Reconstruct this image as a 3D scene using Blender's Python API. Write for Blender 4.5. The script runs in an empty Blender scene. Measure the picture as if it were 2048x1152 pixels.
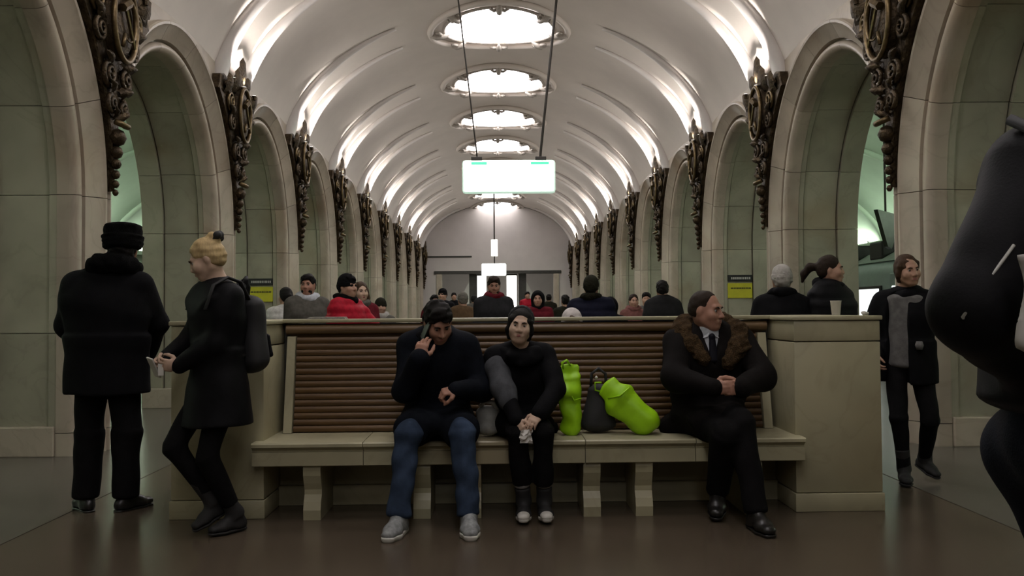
import bpy, bmesh, math, random
import numpy as np
from mathutils import Vector, Matrix
random.seed(7)
PI = math.pi
SC = bpy.context.scene
COL = SC.collection

# ---------------------------------------------------------------- camera, world, exposure
FPX = 1750.0                       # focal length in pixels of the 2048 px wide frame
VPX, VPY = 992.0, 622.0            # where the axis of the hall vanishes
ROLL = math.radians(0.45)
CAMZ = 1.27
cam_d = bpy.data.cameras.new('camera'); cam = bpy.data.objects.new('camera', cam_d); COL.objects.link(cam)
cam_d.sensor_width = 36.0; cam_d.lens = 36.0*FPX/2048.0; cam_d.clip_end = 200; cam_d.clip_start = 0.05
_Y = Vector(((VPX-1024)/FPX, -(VPY-576)/FPX, -1.0)).normalized()
_Z = Vector((-math.sin(ROLL), math.cos(ROLL), 0.0)); _Z = (_Z - _Y*_Z.dot(_Y)).normalized()
_X = _Y.cross(_Z)
_M = Matrix((_X, _Y, _Z)).to_4x4(); _M.translation = (0, 0, CAMZ)
cam.matrix_world = _M
SC.camera = cam

world = bpy.data.worlds.new('underground'); SC.world = world
world.use_nodes = True
world.node_tree.nodes['Background'].inputs[0].default_value = (0.9, 1.0, 0.85, 1)
world.node_tree.nodes['Background'].inputs[1].default_value = 0.012
SC.view_settings.view_transform = 'Standard'
SC.view_settings.look = 'None'
SC.view_settings.gamma = 1.0
SC.view_settings.use_curve_mapping = False
SC.view_settings.exposure = 0.0
SC.cycles.adaptive_threshold = 0.06; SC.cycles.adaptive_min_samples = 16; SC.cycles.max_bounces = 5; SC.cycles.diffuse_bounces = 3; SC.cycles.glossy_bounces = 3; SC.cycles.caustics_reflective = False; SC.cycles.caustics_refractive = False

LENS_POWER = 7.5        # radiance of the round ceiling lamps
COVE_POWER = 150.0       # watts of each narrow uplight behind the bronzes
WASH_POWER = 105.0       # watts of the wide lamp added between each pair to brighten the vault
PLATFORM_POWER = 5.0    # radiance of the strip lamps along the platforms

# ---------------------------------------------------------------- materials
MATS = {}
def mat(name, col, rough=0.6, metal=0.0, var=0.0, scale=8.0, bump=0.0, bscale=60.0, emit=None, estr=1.0, spec=None,
        rnd=0.0, stretch=(1, 1, 1), col2=None, sharp=(0.35, 0.65), sheen=0.0, coat=0.0):
    if name in MATS: return MATS[name]
    m = bpy.data.materials.new(name); m.use_nodes = True
    nt = m.node_tree; b = nt.nodes['Principled BSDF']
    b.inputs['Roughness'].default_value = rough; b.inputs['Metallic'].default_value = metal
    if spec is not None: b.inputs['Specular IOR Level'].default_value = spec
    if sheen: b.inputs['Sheen Weight'].default_value = sheen
    if coat:
        b.inputs['Coat Weight'].default_value = coat; b.inputs['Coat Roughness'].default_value = 0.15
    c = (*col, 1)
    tc = nt.nodes.new('ShaderNodeTexCoord'); mp = nt.nodes.new('ShaderNodeMapping')
    mp.inputs['Scale'].default_value = stretch
    nt.links.new(tc.outputs['Object'], mp.inputs['Vector'])
    last = None
    if var or col2:
        n = nt.nodes.new('ShaderNodeTexNoise'); n.inputs['Scale'].default_value = scale
        n.inputs['Detail'].default_value = 3; n.inputs['Roughness'].default_value = 0.6
        nt.links.new(mp.outputs[0], n.inputs['Vector'])
        r = nt.nodes.new('ShaderNodeValToRGB')
        r.color_ramp.elements[0].position, r.color_ramp.elements[1].position = sharp
        if col2 is None: col2 = tuple(max(0, x*(1-var)) for x in col)
        r.color_ramp.elements[0].color = (*col2, 1); r.color_ramp.elements[1].color = c
        nt.links.new(n.outputs['Fac'], r.inputs['Fac'])
        last = r.outputs['Color']
    if rnd:
        oi = nt.nodes.new('ShaderNodeObjectInfo'); hs = nt.nodes.new('ShaderNodeHueSaturation')
        mr = nt.nodes.new('ShaderNodeMapRange'); mr.inputs['To Min'].default_value = 1-rnd; mr.inputs['To Max'].default_value = 1+rnd*0.6
        nt.links.new(oi.outputs['Random'], mr.inputs['Value']); nt.links.new(mr.outputs[0], hs.inputs['Value'])
        if last: nt.links.new(last, hs.inputs['Color'])
        else: hs.inputs['Color'].default_value = c
        last = hs.outputs['Color']
    if last: nt.links.new(last, b.inputs['Base Color'])
    else: b.inputs['Base Color'].default_value = c
    if bump:
        n2 = nt.nodes.new('ShaderNodeTexNoise'); n2.inputs['Scale'].default_value = bscale; n2.inputs['Detail'].default_value = 3
        nt.links.new(mp.outputs[0], n2.inputs['Vector'])
        bp = nt.nodes.new('ShaderNodeBump'); bp.inputs['Strength'].default_value = bump; bp.inputs['Distance'].default_value = 0.02
        nt.links.new(n2.outputs['Fac'], bp.inputs['Height']); nt.links.new(bp.outputs['Normal'], b.inputs['Normal'])
    if emit:
        b.inputs['Emission Color'].default_value = (*emit, 1); b.inputs['Emission Strength'].default_value = estr
    MATS[name] = m
    return m

def marble(name, base, vein, stain, rough=0.28):
    """polished marble: cloudy ground, darker veins, brown stains, a tone of its own for every slab"""
    m = bpy.data.materials.new(name); m.use_nodes = True; nt = m.node_tree; b = nt.nodes['Principled BSDF']
    L = nt.links.new
    tc = nt.nodes.new('ShaderNodeTexCoord'); geo = nt.nodes.new('ShaderNodeNewGeometry'); oi = nt.nodes.new('ShaderNodeObjectInfo')
    n1 = nt.nodes.new('ShaderNodeTexNoise'); n1.inputs['Scale'].default_value = 2.2; n1.inputs['Detail'].default_value = 3
    L(geo.outputs['Position'], n1.inputs['Vector'])
    r1 = nt.nodes.new('ShaderNodeValToRGB'); r1.color_ramp.elements[0].position = 0.3; r1.color_ramp.elements[1].position = 0.62
    r1.color_ramp.elements[0].color = (*[x*0.8 for x in base], 1); r1.color_ramp.elements[1].color = (*base, 1)
    L(n1.outputs['Fac'], r1.inputs['Fac'])
    n2 = nt.nodes.new('ShaderNodeTexNoise'); n2.inputs['Scale'].default_value = 1.4; n2.inputs['Detail'].default_value = 4
    n2.inputs['Distortion'].default_value = 1.6
    L(geo.outputs['Position'], n2.inputs['Vector'])
    r2 = nt.nodes.new('ShaderNodeValToRGB')
    e = r2.color_ramp.elements; e[0].position = 0.47; e[0].color = (0, 0, 0, 1); e[1].position = 0.5; e[1].color = (1, 1, 1, 1)
    e3 = e.new(0.53); e3.color = (0, 0, 0, 1)
    L(n2.outputs['Fac'], r2.inputs['Fac'])
    k = nt.nodes.new('ShaderNodeMath'); k.operation = 'MULTIPLY'; k.inputs[1].default_value = 0.16; L(r2.outputs['Color'], k.inputs[0])
    mx = nt.nodes.new('ShaderNodeMix'); mx.data_type = 'RGBA'; L(k.outputs[0], mx.inputs['Factor'])
    L(r1.outputs['Color'], mx.inputs['A']); mx.inputs['B'].default_value = (*vein, 1)
    n3 = nt.nodes.new('ShaderNodeTexNoise'); n3.inputs['Scale'].default_value = 0.9; n3.inputs['Detail'].default_value = 2
    L(geo.outputs['Position'], n3.inputs['Vector'])
    r3 = nt.nodes.new('ShaderNodeValToRGB'); r3.color_ramp.elements[0].position = 0.56; r3.color_ramp.elements[1].position = 0.74
    L(n3.outputs['Fac'], r3.inputs['Fac'])
    k3 = nt.nodes.new('ShaderNodeMath'); k3.operation = 'MULTIPLY'; k3.inputs[1].default_value = 0.55; L(r3.outputs['Color'], k3.inputs[0])
    mx2 = nt.nodes.new('ShaderNodeMix'); mx2.data_type = 'RGBA'; L(k3.outputs[0], mx2.inputs['Factor'])
    L(mx.outputs['Result'], mx2.inputs['A']); mx2.inputs['B'].default_value = (*stain, 1)
    hs = nt.nodes.new('ShaderNodeHueSaturation'); mr = nt.nodes.new('ShaderNodeMapRange')
    mr.inputs['To Min'].default_value = 0.86; mr.inputs['To Max'].default_value = 1.08
    L(oi.outputs['Random'], mr.inputs['Value']); L(mr.outputs[0], hs.inputs['Value']); L(mx2.outputs['Result'], hs.inputs['Color'])
    L(hs.outputs['Color'], b.inputs['Base Color'])
    b.inputs['Roughness'].default_value = rough
    MATS[name] = m
    return m

# ---------------------------------------------------------------- objects
def link(name, me, m=None, parent=None, loc=None, rot=None, scale=None):
    o = bpy.data.objects.new(name, me); COL.objects.link(o)
    if me is not None and m is not None and len(me.materials) == 0: me.materials.append(m)
    if parent is not None: o.parent = parent
    if loc is not None: o.location = loc
    if rot is not None: o.rotation_euler = rot
    if scale is not None: o.scale = scale
    return o
def thing(name, label, cat, loc=(0, 0, 0), rotz=0.0, group=None):
    o = link(name, None, None, None, loc, (0, 0, rotz)); o.empty_display_size = 0.1
    return tag(o, label, cat, group)
def tag(o, label, cat, group=None):
    o['label'] = label; o['category'] = cat
    if group: o['group'] = group
    return o
def struct(o): o['kind'] = 'structure'; return o
def mesh(name, v, f, smooth=False):
    me = bpy.data.meshes.new(name); me.from_pydata([tuple(p) for p in v], [], f)
    if smooth: me.polygons.foreach_set('use_smooth', [True]*len(me.polygons))
    me.update(); return me

class MB:
    """collects simple shapes into one mesh"""
    def __init__(s): s.v = []; s.f = []
    def add(s, v, f):
        o = len(s.v); s.v += [tuple(p) for p in v]; s.f += [tuple(i+o for i in q) for q in f]; return s
    def box(s, lo, hi, bev=0.0):
        x0, y0, z0 = lo; x1, y1, z1 = hi
        if bev <= 0:
            v = [(x, y, z) for z in (z0, z1) for y in (y0, y1) for x in (x0, x1)]
            return s.add(v, [(0, 2, 3, 1), (4, 5, 7, 6), (0, 1, 5, 4), (2, 6, 7, 3), (0, 4, 6, 2), (1, 3, 7, 5)])
        b = min(bev, (x1-x0)/2.01, (y1-y0)/2.01, (z1-z0)/2.01)
        bm = bmesh.new(); bmesh.ops.create_cube(bm, size=1.0)
        for q in bm.verts: q.co = Vector(((x0+x1)/2+q.co.x*(x1-x0), (y0+y1)/2+q.co.y*(y1-y0), (z0+z1)/2+q.co.z*(z1-z0)))
        bmesh.ops.bevel(bm, geom=list(bm.edges), offset=b, segments=2, affect='EDGES', profile=0.5)
        bm.verts.index_update()
        s.add([q.co[:] for q in bm.verts], [[q.index for q in f.verts] for f in bm.faces]); bm.free(); return s
    def tube(s, pts, r, n=8, cap=True, flat=None):
        pts = [Vector(p) for p in pts]; rs = r if isinstance(r, (list, tuple)) else [r]*len(pts)
        o = len(s.v); up = Vector((0, 0, 1)); prev = None
        for i, p in enumerate(pts):
            d = (pts[min(i+1, len(pts)-1)]-pts[max(i-1, 0)]).normalized()
            if prev is None:
                a = d.cross(up)
                if a.length < 1e-3: a = d.cross(Vector((1, 0, 0)))
            else: a = prev-d*prev.dot(d)
            a.normalize(); prev = a; b = d.cross(a)
            for k in range(n):
                t = 2*PI*k/n; s.v.append(tuple(p+(a*math.cos(t)+b*math.sin(t)*(flat or 1))*rs[i]))
        for i in range(len(pts)-1):
            for k in range(n):
                k2 = (k+1) % n; s.f.append((o+i*n+k, o+i*n+k2, o+(i+1)*n+k2, o+(i+1)*n+k))
        if cap:
            s.f.append(tuple(o+k for k in reversed(range(n)))); e = o+(len(pts)-1)*n; s.f.append(tuple(e+k for k in range(n)))
        return s
    def lathe(s, prof, n=20, c=(0, 0, 0)):
        o = len(s.v)
        for (r, z) in prof:
            for k in range(n): s.v.append((c[0]+r*math.cos(2*PI*k/n), c[1]+r*math.sin(2*PI*k/n), c[2]+z))
        for i in range(len(prof)-1):
            for k in range(n):
                k2 = (k+1) % n; s.f.append((o+i*n+k, o+i*n+k2, o+(i+1)*n+k2, o+(i+1)*n+k))
        s.f.append(tuple(o+k for k in reversed(range(n)))); e = o+(len(prof)-1)*n; s.f.append(tuple(e+k for k in range(n)))
        return s
    def prism(s, poly, axis, a, b):
        """extrude a 2-D polygon along an axis (0 x, 1 y, 2 z)"""
        o = len(s.v); n = len(poly)
        def P(u, w, t): return [(t, u, w), (u, t, w), (u, w, t)][axis]
        s.v += [P(u, w, a) for u, w in poly]+[P(u, w, b) for u, w in poly]
        s.f += [tuple(range(o+n-1, o-1, -1)), tuple(range(o+n, o+2*n))]
        s.f += [(o+i, o+(i+1) % n, o+n+(i+1) % n, o+n+i) for i in range(n)]
        return s
    def build(s, name, m, parent=None, smooth=False, loc=None, rot=None, auto=None):
        me = mesh(name, s.v, s.f, smooth)
        bm = bmesh.new(); bm.from_mesh(me); bmesh.ops.recalc_face_normals(bm, faces=bm.faces)
        if auto:
            for e in bm.edges:
                if len(e.link_faces) == 2 and e.calc_face_angle(0) > auto: e.smooth = False
            for f in bm.faces: f.smooth = True
        bm.to_mesh(me); bm.free()
        return link(name, me, m, parent, loc, rot)
AUTO = math.radians(38)
# ---------------------------------------------------------------- the hall
M_MARB = marble('wall marble', (0.50, 0.435, 0.345), (0.2, 0.15, 0.1), (0.3, 0.19, 0.1))
M_REV = marble('reveal marble', (0.42, 0.405, 0.305), (0.16, 0.16, 0.1), (0.28, 0.21, 0.12))
M_BENCHM = marble('bench marble', (0.42, 0.39, 0.25), (0.2, 0.17, 0.1), (0.33, 0.26, 0.15), 0.4)
M_PLASTER = mat('vault plaster', (0.78, 0.72, 0.66), 0.5, var=0.06, scale=1.5)
M_ROLL = mat('polished stucco moulding', (0.8, 0.76, 0.73), 0.3, var=0.05, scale=3)
M_MINT = mat('platform plaster', (0.66, 0.78, 0.66), 0.55, var=0.08, scale=1.2)
M_BRONZE = mat('dark bronze', (0.085, 0.058, 0.03), 0.45, 0.7, var=0.6, scale=14, bump=0.6, bscale=35)
M_BRONZE2 = mat('bright bronze edge', (0.19, 0.135, 0.065), 0.33, 0.8, var=0.5, scale=18)
M_FLOOR = mat('polished granite floor', (0.095, 0.073, 0.05), 0.27, var=0.3, scale=90, bump=0.02, bscale=8)
M_BORDER = mat('grey granite border', (0.12, 0.112, 0.09), 0.26, var=0.3, scale=90)
M_DARK = mat('dark stone', (0.05, 0.05, 0.04), 0.5, var=0.3, scale=10)

XC = 0.10                 # axis of the hall
W = 3.80                  # half width
BAY = 3.95; PIER0 = 0.36  # piers stand at PIER0 + k*BAY
NP = 12
YBACK = -14.0
def pier(k): return PIER0+BAY*k
YEND = pier(11)+0.25
SPR = 2.35                # springing of the arches
OA, OB = 1.955, 2.27      # outer ellipse of the arch band
IA, IB = 1.63, 1.92       # opening
REVX = 1.06               # depth of the pier
VZ, VA, VB = 3.95, 3.87, 2.72   # vault: centre height, half axes
def vz(x): return VZ+VB*math.sqrt(max(0, 1-(x/VA)**2))

# floor
fl = MB(); fl.box((XC-7.6, YBACK, -0.25), (XC+7.6, YEND+6, 0.0))
floor = struct(fl.build('floor', M_FLOOR))
for s_, nm in ((-1, 'floor_strip_left'), (1, 'floor_strip_right')):
    b = MB(); xs = sorted((XC+s_*(W-0.95), XC+s_*(W+REVX)))
    b.box((xs[0], YBACK, -0.02), (xs[1], YEND, 0.003)); b.build('granite_border', M_BORDER, floor)

def arch_pt(t, u):
    """t 0..1 round the arch from the near foot to the far foot, u 0 outer edge .. 1 opening"""
    a = OA+(IA-OA)*u; bb = OB+(IB-OB)*u
    J = SPR; A = PI*1.95; tot = 2*J+A; d = t*tot
    if d < J: return (-a, d)
    if d > J+A: return (a, max(0.0, tot-d))
    ph = PI-(d-J)/A*PI
    return (a*math.cos(ph), SPR+bb*math.sin(ph))
JF = SPR/(2*SPR+PI*1.95)
CUTS = [0, JF*0.09, JF*0.47, JF, JF+(1-2*JF)*0.13, JF+(1-2*JF)*0.28, JF+(1-2*JF)*0.43]
CUTS = CUTS+[1-c for c in reversed(CUTS)]
def sweep(prof, t0, t1, n, gap=0.0003, closed=True):
    """closed profile of (u, x) carried along the arch between t0 and t1"""
    ts = [t0+gap+(t1-t0-2*gap)*i/n for i in range(n+1)]
    v = []; f = []; m = len(prof)
    for t in ts:
        for (u, x) in prof:
            y, z = arch_pt(t, u); v.append((x, y, z))
    for i in range(n):
        for k in range(m):
            k2 = (k+1) % m
            f.append((i*m+k, i*m+k2, (i+1)*m+k2, (i+1)*m+k))
    f.append(tuple(range(m-1, -1, -1))); f.append(tuple(n*m+k for k in range(m)))
    return v, f
# x grows towards the hall, 0 is the wall face
BAND = [(0.0, -0.22), (0.0, 0.055), (0.04, 0.075), (0.12, 0.07), (0.18, 0.045), (0.60, -0.045), (0.60, -0.13), (0.67, -0.13), (0.67, -0.24)]
ROLLP = [(0.675, -0.24)]+[(0.675+0.325*(1-math.cos(a))/2, -0.105-0.03*(1-math.cos(a))/2+0.07*math.sin(a)) for a in [PI*i/8 for i in range(9)]]+[(1.0, -0.24)]
ST1 = [(0.5, -0.245), (0.97, -0.245), (0.97, -0.31), (0.5, -0.31)]
PAN = [(0.5, -0.325), (0.88, -0.325), (0.88, -0.77), (0.5, -0.77)]
ST2 = [(0.5, -0.785), (1.0, -0.785), (1.0, -REVX), (0.5, -REVX)]
def seg_n(i):
    return 1 if CUTS[i+1] <= JF+1e-6 or CUTS[i] >= 1-JF-1e-6 else 5
PIECE = {}
def piece_mesh(kind, i, side):
    key = (kind, i, side)
    if key not in PIECE:
        prof = dict(band=BAND, roll=ROLLP, st1=ST1, pan=PAN, st2=ST2)[kind]
        v, f = sweep([(u, x) for u, x in prof], CUTS[i], CUTS[i+1], seg_n(i))
        v = [(-side*x, y, z) for x, y, z in v]     # the hall lies at -side
        b = MB().add(v, f); me = mesh('piece', b.v, b.f)
        bm = bmesh.new(); bm.from_mesh(me); bmesh.ops.recalc_face_normals(bm, faces=bm.faces)
        for e in bm.edges:
            if len(e.link_faces) == 2 and e.calc_face_angle(0) > math.radians(32): e.smooth = False
        for q in bm.faces: q.smooth = True
        bm.to_mesh(me); bm.free()
        me.materials.append(M_MARB if kind in ('band', 'roll') else M_REV)
        PIECE[key] = me
    return PIECE[key]
NAMES = dict(band='arch_block', roll='arch_moulding', st1='reveal_strip', pan='reveal_slab', st2='reveal_strip')
SIDE = {-1: 'left', 1: 'right'}
WALLS = {}
for side in (-1, 1):
    X0 = XC+side*W
    # wall face with the arch openings, hall side and platform side
    b = MB()
    for (xo, u) in ((0.0, 0.06), (-REVX+0.004, 0.55)):
        for k in range(NP-1):
            yc = pier(k)+BAY/2; N = 28
            top = 5.15
            pts = [arch_pt(JF+(1-2*JF)*i/N, u) for i in range(N+1)]
            X = X0-side*xo
            for i in range(N):
                (ya, za), (yb, zb) = pts[i], pts[i+1]
                b.add([(X, yc+ya, za), (X, yc+yb, zb), (X, yc+yb, top), (X, yc+ya, top)], [(0, 1, 2, 3)])
            h = BAY/2; a = pts[-1][0]
            for s2 in (-1, 1):
                b.add([(X, yc+s2*a, 0), (X, yc+s2*h, 0), (X, yc+s2*h, top), (X, yc+s2*a, top)], [(0, 1, 2, 3)])
        X = X0-side*xo
        b.add([(X, YBACK, 0), (X, PIER0, 0), (X, PIER0, 5.15), (X, YBACK, 5.15)], [(0, 1, 2, 3)])
    wl = struct(b.build('wall_'+SIDE[side], M_MARB)); WALLS[side] = wl
    for k in range(NP-1):
        yc = pier(k)+BAY/2
        if 1 <= k <= 6:
            for i in range(len(CUTS)-1):
                for kind in ('band', 'roll', 'st1', 'pan', 'st2'):
                    if k > 3 and kind == 'roll': continue
                    link(NAMES[kind], piece_mesh(kind, i, side), None, wl, (X0, yc, 0))
            if k > 3:
                v = []; q = MB()
                for i in range(len(CUTS)-1):
                    vv, ff = sweep(ROLLP, CUTS[i], CUTS[i+1], seg_n(i)); q.add([(-side*x, y, z) for x, y, z in vv], ff)
                q.build('arch_moulding', M_MARB, wl, loc=(X0, yc, 0), auto=AUTO)
        else:
            for kind, nm, m_, prof in (('band', 'arch_surround', M_MARB, (BAND, ROLLP)), ('rev', 'arch_reveal', M_REV, (ST1, PAN, ST2))):
                q = MB()
                for pr in prof:
                    for i in range(len(CUTS)-1):
                        vv, ff = sweep(pr, CUTS[i], CUTS[i+1], seg_n(i)); q.add([(-side*x, y, z) for x, y, z in vv], ff)
                o = q.build(nm, m_, wl, loc=(X0, yc, 0), auto=AUTO); o['kind'] = 'stuff'
        # plinth blocks at the feet of the reveals
        if k >= 1 and k <= 7:
            for s2 in (-1, 1):
                q = MB(); y0 = s2*(IA-0.02); xx = sorted((-side*-0.25, -side*-REVX-side*0.01)); yy = sorted((y0, s2*(IA+0.2)))
                q.box((xx[0], yy[0], 0), (xx[1], yy[1], 0.27), 0.012)
                q.build('plinth_block', M_MARB, wl, loc=(X0, yc, 0))

# vault: bays between the piers swell very slightly, a pair of round mouldings climbs from every pier
NX = 48
def vpt(th, y):
    """th 0..pi across the vault"""
    ph = (y-PIER0)/BAY; ph -= math.floor(ph); bulge = 0.07*math.sin(PI*ph)**0.7
    fade = math.sin(th)**0.5 if th > 0 else 0
    return (XC-(VA+bulge)*math.cos(th), y, VZ+(VB+bulge*0.8)*math.sin(th))
TH0 = math.asin((4.60-VZ)/VB)
ys = []
y = YBACK
while y < YEND+0.01: ys.append(y); y += BAY/12
ys.append(YEND+0.02)
v = []; f = []
for yy in ys:
    for i in range(NX+1): v.append(vpt(TH0+(PI-2*TH0)*i/NX, yy))
for j in range(len(ys)-1):
    for i in range(NX): f.append((j*(NX+1)+i, j*(NX+1)+i+1, (j+1)*(NX+1)+i+1, (j+1)*(NX+1)+i))
ceiling = struct(link('ceiling', mesh('ceiling', v, f, True), M_PLASTER))
RIBME = {}
for k in range(NP):
    for dy in (-0.50, 0.50):
        for side in (-1, 1):
            key = (dy, side)
            if key not in RIBME:
                q = MB(); pts = []; rs = []
                for i in range(25):
                    th = 0.12+(PI/2-0.62)*i/24; p = vpt(th, PIER0)
                    pts.append((-side*(p[0]-XC), dy*(1+0.12*(i/24)), p[2]+0.0)); rs.append(0.13*(1-0.8*(i/24)**1.2))
                q.tube(pts, rs, 12); o = q.build('vault_moulding', M_ROLL, ceiling, True, loc=(XC, pier(k), 0)); RIBME[key] = o.data
            else: link('vault_moulding', RIBME[key], None, ceiling, (XC, pier(k), 0))

# end wall with the portal to the escalator hall
PW = 2.95; PZ = 3.2
b = MB(); N = 40
pts = [(VA*math.cos(PI*i/N), VZ+VB*math.sin(PI*i/N)) for i in range(N+1)]
for i in range(N):
    (xa, za), (xb, zb) = pts[i], pts[i+1]
    b.add([(XC+xa, YEND, max(za, PZ)), (XC+xb, YEND, max(zb, PZ)), (XC+xb, YEND, PZ), (XC+xa, YEND, PZ)], [(0, 1, 2, 3)])
for s_ in (-1, 1): b.box((min(s_*PW, s_*(W+1.2))+XC, YEND, 0), (max(s_*PW, s_*(W+1.2))+XC, YEND+0.4, PZ))
M_ENDW = mat('end wall plaster', (0.62, 0.58, 0.55), 0.5, var=0.05, scale=2)
wb = struct(b.build('wall_back', M_ENDW))
MB().box((XC-PW-0.25, YEND-0.07, PZ-0.06), (XC+PW+0.25, YEND+0.05, PZ+0.10), 0.02).build('portal_lintel', M_DARK, wb)
MB().box((XC-W, YEND-0.05, 3.98), (XC-1.3, YEND+0.02, 4.06), 0.01).build('wall_string_course', M_DARK, wb)
for s_ in (-1, 1):
    q = MB().box((XC+s_*PW-0.14, YEND-0.06, 0), (XC+s_*PW+0.14, YEND+0.3, PZ-0.06), 0.02); q.build('portal_jamb', M_MARB, wb)
    q = MB().box((XC+s_*1.25-0.2, YEND+0.4, 0), (XC+s_*1.25+0.2, YEND+0.8, PZ+0.2), 0.03); q.build('portal_column', M_DARK, wb)
# hall behind the portal
b = MB()
b.add([(XC-5, YEND+5.5, 0), (XC+5, YEND+5.5, 0), (XC+5, YEND+5.5, 5), (XC-5, YEND+5.5, 5)], [(0, 1, 2, 3)])
b.add([(XC-5, YEND+.4, 5), (XC+5, YEND+.4, 5), (XC+5, YEND+5.5, 5), (XC-5, YEND+5.5, 5)], [(0, 1, 2, 3)])
for s_ in (-1, 1): b.add([(XC+s_*5, YEND+.4, 0), (XC+s_*5, YEND+5.5, 0), (XC+s_*5, YEND+5.5, 5), (XC+s_*5, YEND+.4, 5)], [(0, 1, 2, 3)])
struct(b.build('wall_escalator_hall', M_ENDW))
M_GLOW = mat('opal light panel', (0.9, 0.9, 0.85), 0.4, emit=(1, 0.97, 0.9), estr=3.2)
for i, (x, w_) in enumerate(((-0.85, 0.26), (0.72, 0.26))):
    t = thing('light_column', ['tall glowing light column in the far portal, left of its centre', 'tall glowing light column in the far portal, right of its centre'][i], 'lamp', (XC+x, YEND+1.2, 0))
    MB().box((-w_, -0.08, 0.3), (w_, 0.08, 3.1), 0.03).build('diffuser', M_GLOW, t)
    MB().box((-w_-0.04, -0.1, 0), (w_+0.04, 0.1, 0.3), 0.02).build('base', M_DARK, t)
    MB().box((-w_-0.04, -0.1, 3.1), (w_+0.04, 0.1, 3.2), 0.02).build('cap', M_DARK, t)
for i, s_ in enumerate((-1, 1)):
    t = thing('escalator_balustrade', ['pale sloping escalator balustrade beyond the portal at left', 'pale sloping escalator balustrade beyond the portal at right'][i], 'balustrade', (XC+s_*2.0, YEND+1.5, 0))
    q = MB().prism([(-s_*0.75, 2.9), (-s_*0.6, 2.95), (s_*0.5, 0.9), (s_*0.5, 0.0), (-s_*0.2, 0.0)], 1, -0.15, 0.15)
    q.build('panel', mat('pale balustrade', (0.75, 0.75, 0.7), 0.4, var=0.05), t)
    MB().tube([(-s_*0.7, 0, 2.97), (s_*0.52, 0, 0.93)], 0.05, 8).build('handrail', M_DARK, t)

ORD = ['nearest', 'second', 'third', 'fourth', 'fifth', 'sixth', 'seventh', 'eighth', 'ninth', 'tenth', 'eleventh', 'twelfth']
# platform tunnels on both sides of the hall
for side in (-1, 1):
    X1 = XC+side*(W+REVX); XE = XC+side*7.6; XO = XC+side*10.8
    nm = SIDE[side]
    b = MB(); N = 22; prof = []
    cx = (abs(X1-XC)+10.8)/2; hw = (10.8-abs(X1-XC))/2
    for i in range(N+1):
        a = PI*i/N; prof.append((XC+side*(cx+hw*math.cos(a)), 3.0+1.55*(1-math.cos(a))/2+1.45*math.sin(a)))
    yy = [YBACK+(YEND-YBACK)*j/30 for j in range(31)]
    v = [(x, y_, z) for y_ in yy for x, z in prof]; f = []
    for j in range(30):
        for i in range(N): f.append((j*(N+1)+i, j*(N+1)+i+1, (j+1)*(N+1)+i+1, (j+1)*(N+1)+i))
    cl = struct(link('ceiling_platform_'+nm, mesh('ceiling_platform', v, f, True), M_MINT))
    for k in range(-1, NP):
        q = MB(); q.tube([(x-side*0.0, 0, z) for x, z in prof], 0.11, 6, flat=1.0)
        q.build('vault_rib', M_MINT, cl, True, loc=(0, pier(k)+0.2, 0))
    b = MB(); xs = sorted((XO, XO+side*0.2)); b.box((xs[0], YBACK, -1.2), (xs[1], YEND, 3.05))
    ow = struct(b.build('wall_track_'+nm, M_MINT))
    xs = sorted((XO, XO-side*0.25)); MB().box((xs[0], YBACK, 3.0), (xs[1], YEND, 3.14), 0.02).build('cornice', M_MINT, ow)
    for k in range(-1, NP-1):
        q = MB(); xs = sorted((XO, XO-side*0.06)); q.box((xs[0], -0.35, -0.2), (xs[1], 0.35, 3.0), 0.02); q.build('pilaster', M_REV, ow, loc=(0, pier(k)+0.2, 0))
    xs = sorted((XE, XO)); b = MB().box((xs[0], YBACK, -1.3), (xs[1], YEND, -1.1)); struct(b.build('floor_trackbed_'+nm, M_DARK))
    # strip lamps standing on the cornice, lighting the platform vault
    for k in range(0, NP-1):
        t = thing('cornice_lamp', 'long fluorescent lamp on the cornice of the %s platform, %s from the camera' % (nm, ORD[k]), 'lamp',
                  (XO-side*0.2, pier(k)+0.2+BAY/2, 3.14), 0, 'fluorescent lamps of the %s platform' % nm)
        MB().tube([(0, -1.45, 0.07), (0, 1.45, 0.07)], 0.045, 10).build('tube', mat('fluorescent tube', (0.9, 1, 0.9), 0.4, emit=(0.90, 1.0, 0.82), estr=PLATFORM_POWER*4), t, True)
        for yy_ in (-1.4, 1.4): MB().box((-0.04, yy_-0.03, 0), (0.04, yy_+0.03, 0.12)).build('holder', M_DARK, t)
    # pendant platform lamps
    for k in range(0, NP-1):
        t = thing('platform_ceiling_lamp', 'round opal lamp under the %s platform vault, %s from the camera' % (nm, ORD[k]), 'lamp',
                  (XC+side*6.5, pier(k)+0.1, 5.17), 0, 'opal lamps of the %s platform' % nm)
        MB().lathe([(0.02, -0.22), (0.2, -0.2), (0.33, -0.1), (0.36, 0.0)], 16).build('bowl', mat('opal bowl', (0.9, 1, 0.9), 0.4, emit=(0.92, 1.0, 0.84), estr=PLATFORM_POWER), t, True)
        MB().lathe([(0.40, -0.02), (0.40, 0.03), (0.05, 0.06), (0.05, 0.25)], 16).build('mount', M_BRONZE, t)
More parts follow.
